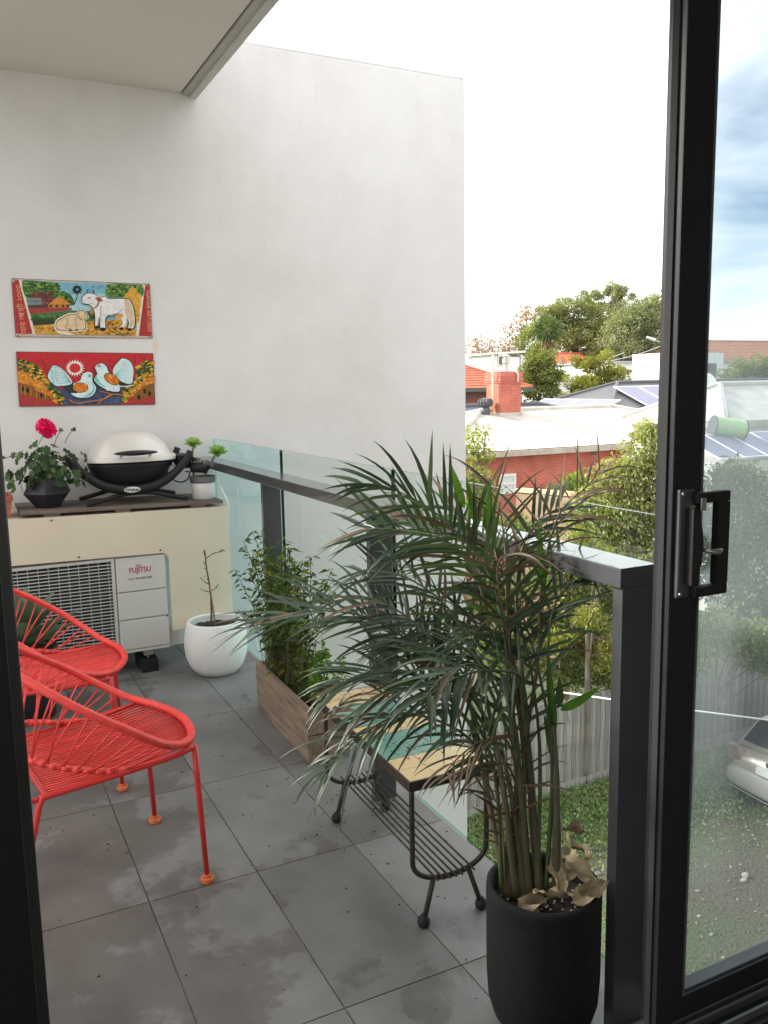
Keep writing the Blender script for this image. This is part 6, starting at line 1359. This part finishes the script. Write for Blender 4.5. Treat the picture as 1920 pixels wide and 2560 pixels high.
for mm_ in (palm_d, palm_l, palm_b):
    big = MB(); tn_ = []
    for L_, m_, m2_, fo, tn in ALL[300:]:
        if m2_ is mm_: big.add(m_.v, m_.f); tn_ += [tn]*len(m_.f)
    if big.v: o = big.build('leaflets', mm_, pal, smooth=True, tint=np.array(tn_)); o['kind'] = 'stuff'
# broad young leaves on the right hand stems
for base, tip, wd, dr, mm_ in (((1402, 1775), (1505, 1722), .020, -.1, palm_l), ((1386, 1840), (1368, 1630), .018, .1, palm_l), ((1398, 1765), (1398, 1690), .018, 0, palm_d), ((1385, 1900), (1360, 1780), .016, .1, palm_l), ((1402, 2020), (1416, 1995), .008, 0, palm_l), ((1360, 1480), (1345, 1300), .016, 0, palm_l), ((1218, 1340), (1226, 1195), .016, 0, palm_l), ((1190, 1310), (1165, 1190), .016, 0, palm_l), ((1160, 1270), (1130, 1165), .016, 0, palm_l)):
    a, b_ = P(*base, zp+.02), P(*tip, zp-.02); leaflet_mesh(a, b_-a, toC, (b_-a).length, wd, dr, 8).build('young_leaf', mm_, pal, smooth=True, tint=.5)
# dry leaves lying in the pot
DRY = ['broad dry leaf lying at the front left inside the black pot rim', 'dry tan leaf hanging over the front rim of the black pot', 'curled dry leaf standing up behind the front leaves in the black pot',
       'upright dry leaf at the corner post side of the black pot', 'dry leaf leaning against the rear rim of the black pot', 'twisted dry leaf in the middle of the black pot beside the stems',
       'flat dry leaf poking past the rim towards the corner post', 'small brown dry leaf highest of all, behind the palm stems']
dry_m = mat('dry_leaf', (.19, .14, .085), .75, col2=(.42, .335, .215), vscale=38, stretch=(.4, 2, 1), bump=.5, bscale=70, bdist=.004, spec=.2)
for k, (u, v, hh_, ln, wd, yaw, pit, roll) in enumerate(((1330, 2245, .305, .105, .050, .3, -.25, .5), (1395, 2235, .312, .10, .046, -.5, -.1, -.4), (1420, 2170, .318, .095, .05, 1.0, .25, .3), (1450, 2195, .322, .085, .046, 2.2, .3, -.5), (1440, 2130, .325, .08, .042, 1.6, .2, .6), (1385, 2200, .310, .11, .05, 1.2, .55, .2), (1470, 2235, .325, .10, .05, .1, .05, .7), (1425, 2085, .345, .07, .045, 2.6, .2, .9))):
    c = onz(u, v, hh_); m_ = MB(); nx_, ny_ = 12, 5; ph = [random.uniform(0, 6.28) for _ in range(6)]; cu_ = random.uniform(-1.2, 1.2)
    for i in range(nx_+1):
        t_ = i/nx_; w_ = wd*.5*math.sin(math.pi*(.03+.95*t_)**.8)**.8
        for j in range(ny_):
            s_ = (j/(ny_-1)-.5)*2
            z_ = .5*w_*abs(s_)**1.4*(1+.6*math.sin(9*t_+ph[0]))+.006*math.sin(t_*9+ph[1]+s_*2)+.003*math.sin(t_*24+ph[2]-s_*4)+cu_*.35*ln*(t_-.5)**2
            m_.v.append((t_*ln+.004*math.sin(s_*7+ph[3]), s_*w_*(.75+.15*math.sin(t_*11+ph[4])), z_))
    m_.f = [(i*ny_+j, (i+1)*ny_+j, (i+1)*ny_+j+1, i*ny_+j+1) for i in range(nx_) for j in range(ny_-1)]; m_.mi = [0]*len(m_.f)
    o = m_.build('dry_leaf', dry_m, smooth=True); o.location = c-Vector((math.cos(yaw), math.sin(yaw), 0))*ln*.5; o.rotation_euler = (roll, -pit, yaw)
    tag(o, DRY[k], 'leaf', 'dry leaves in the black pot')
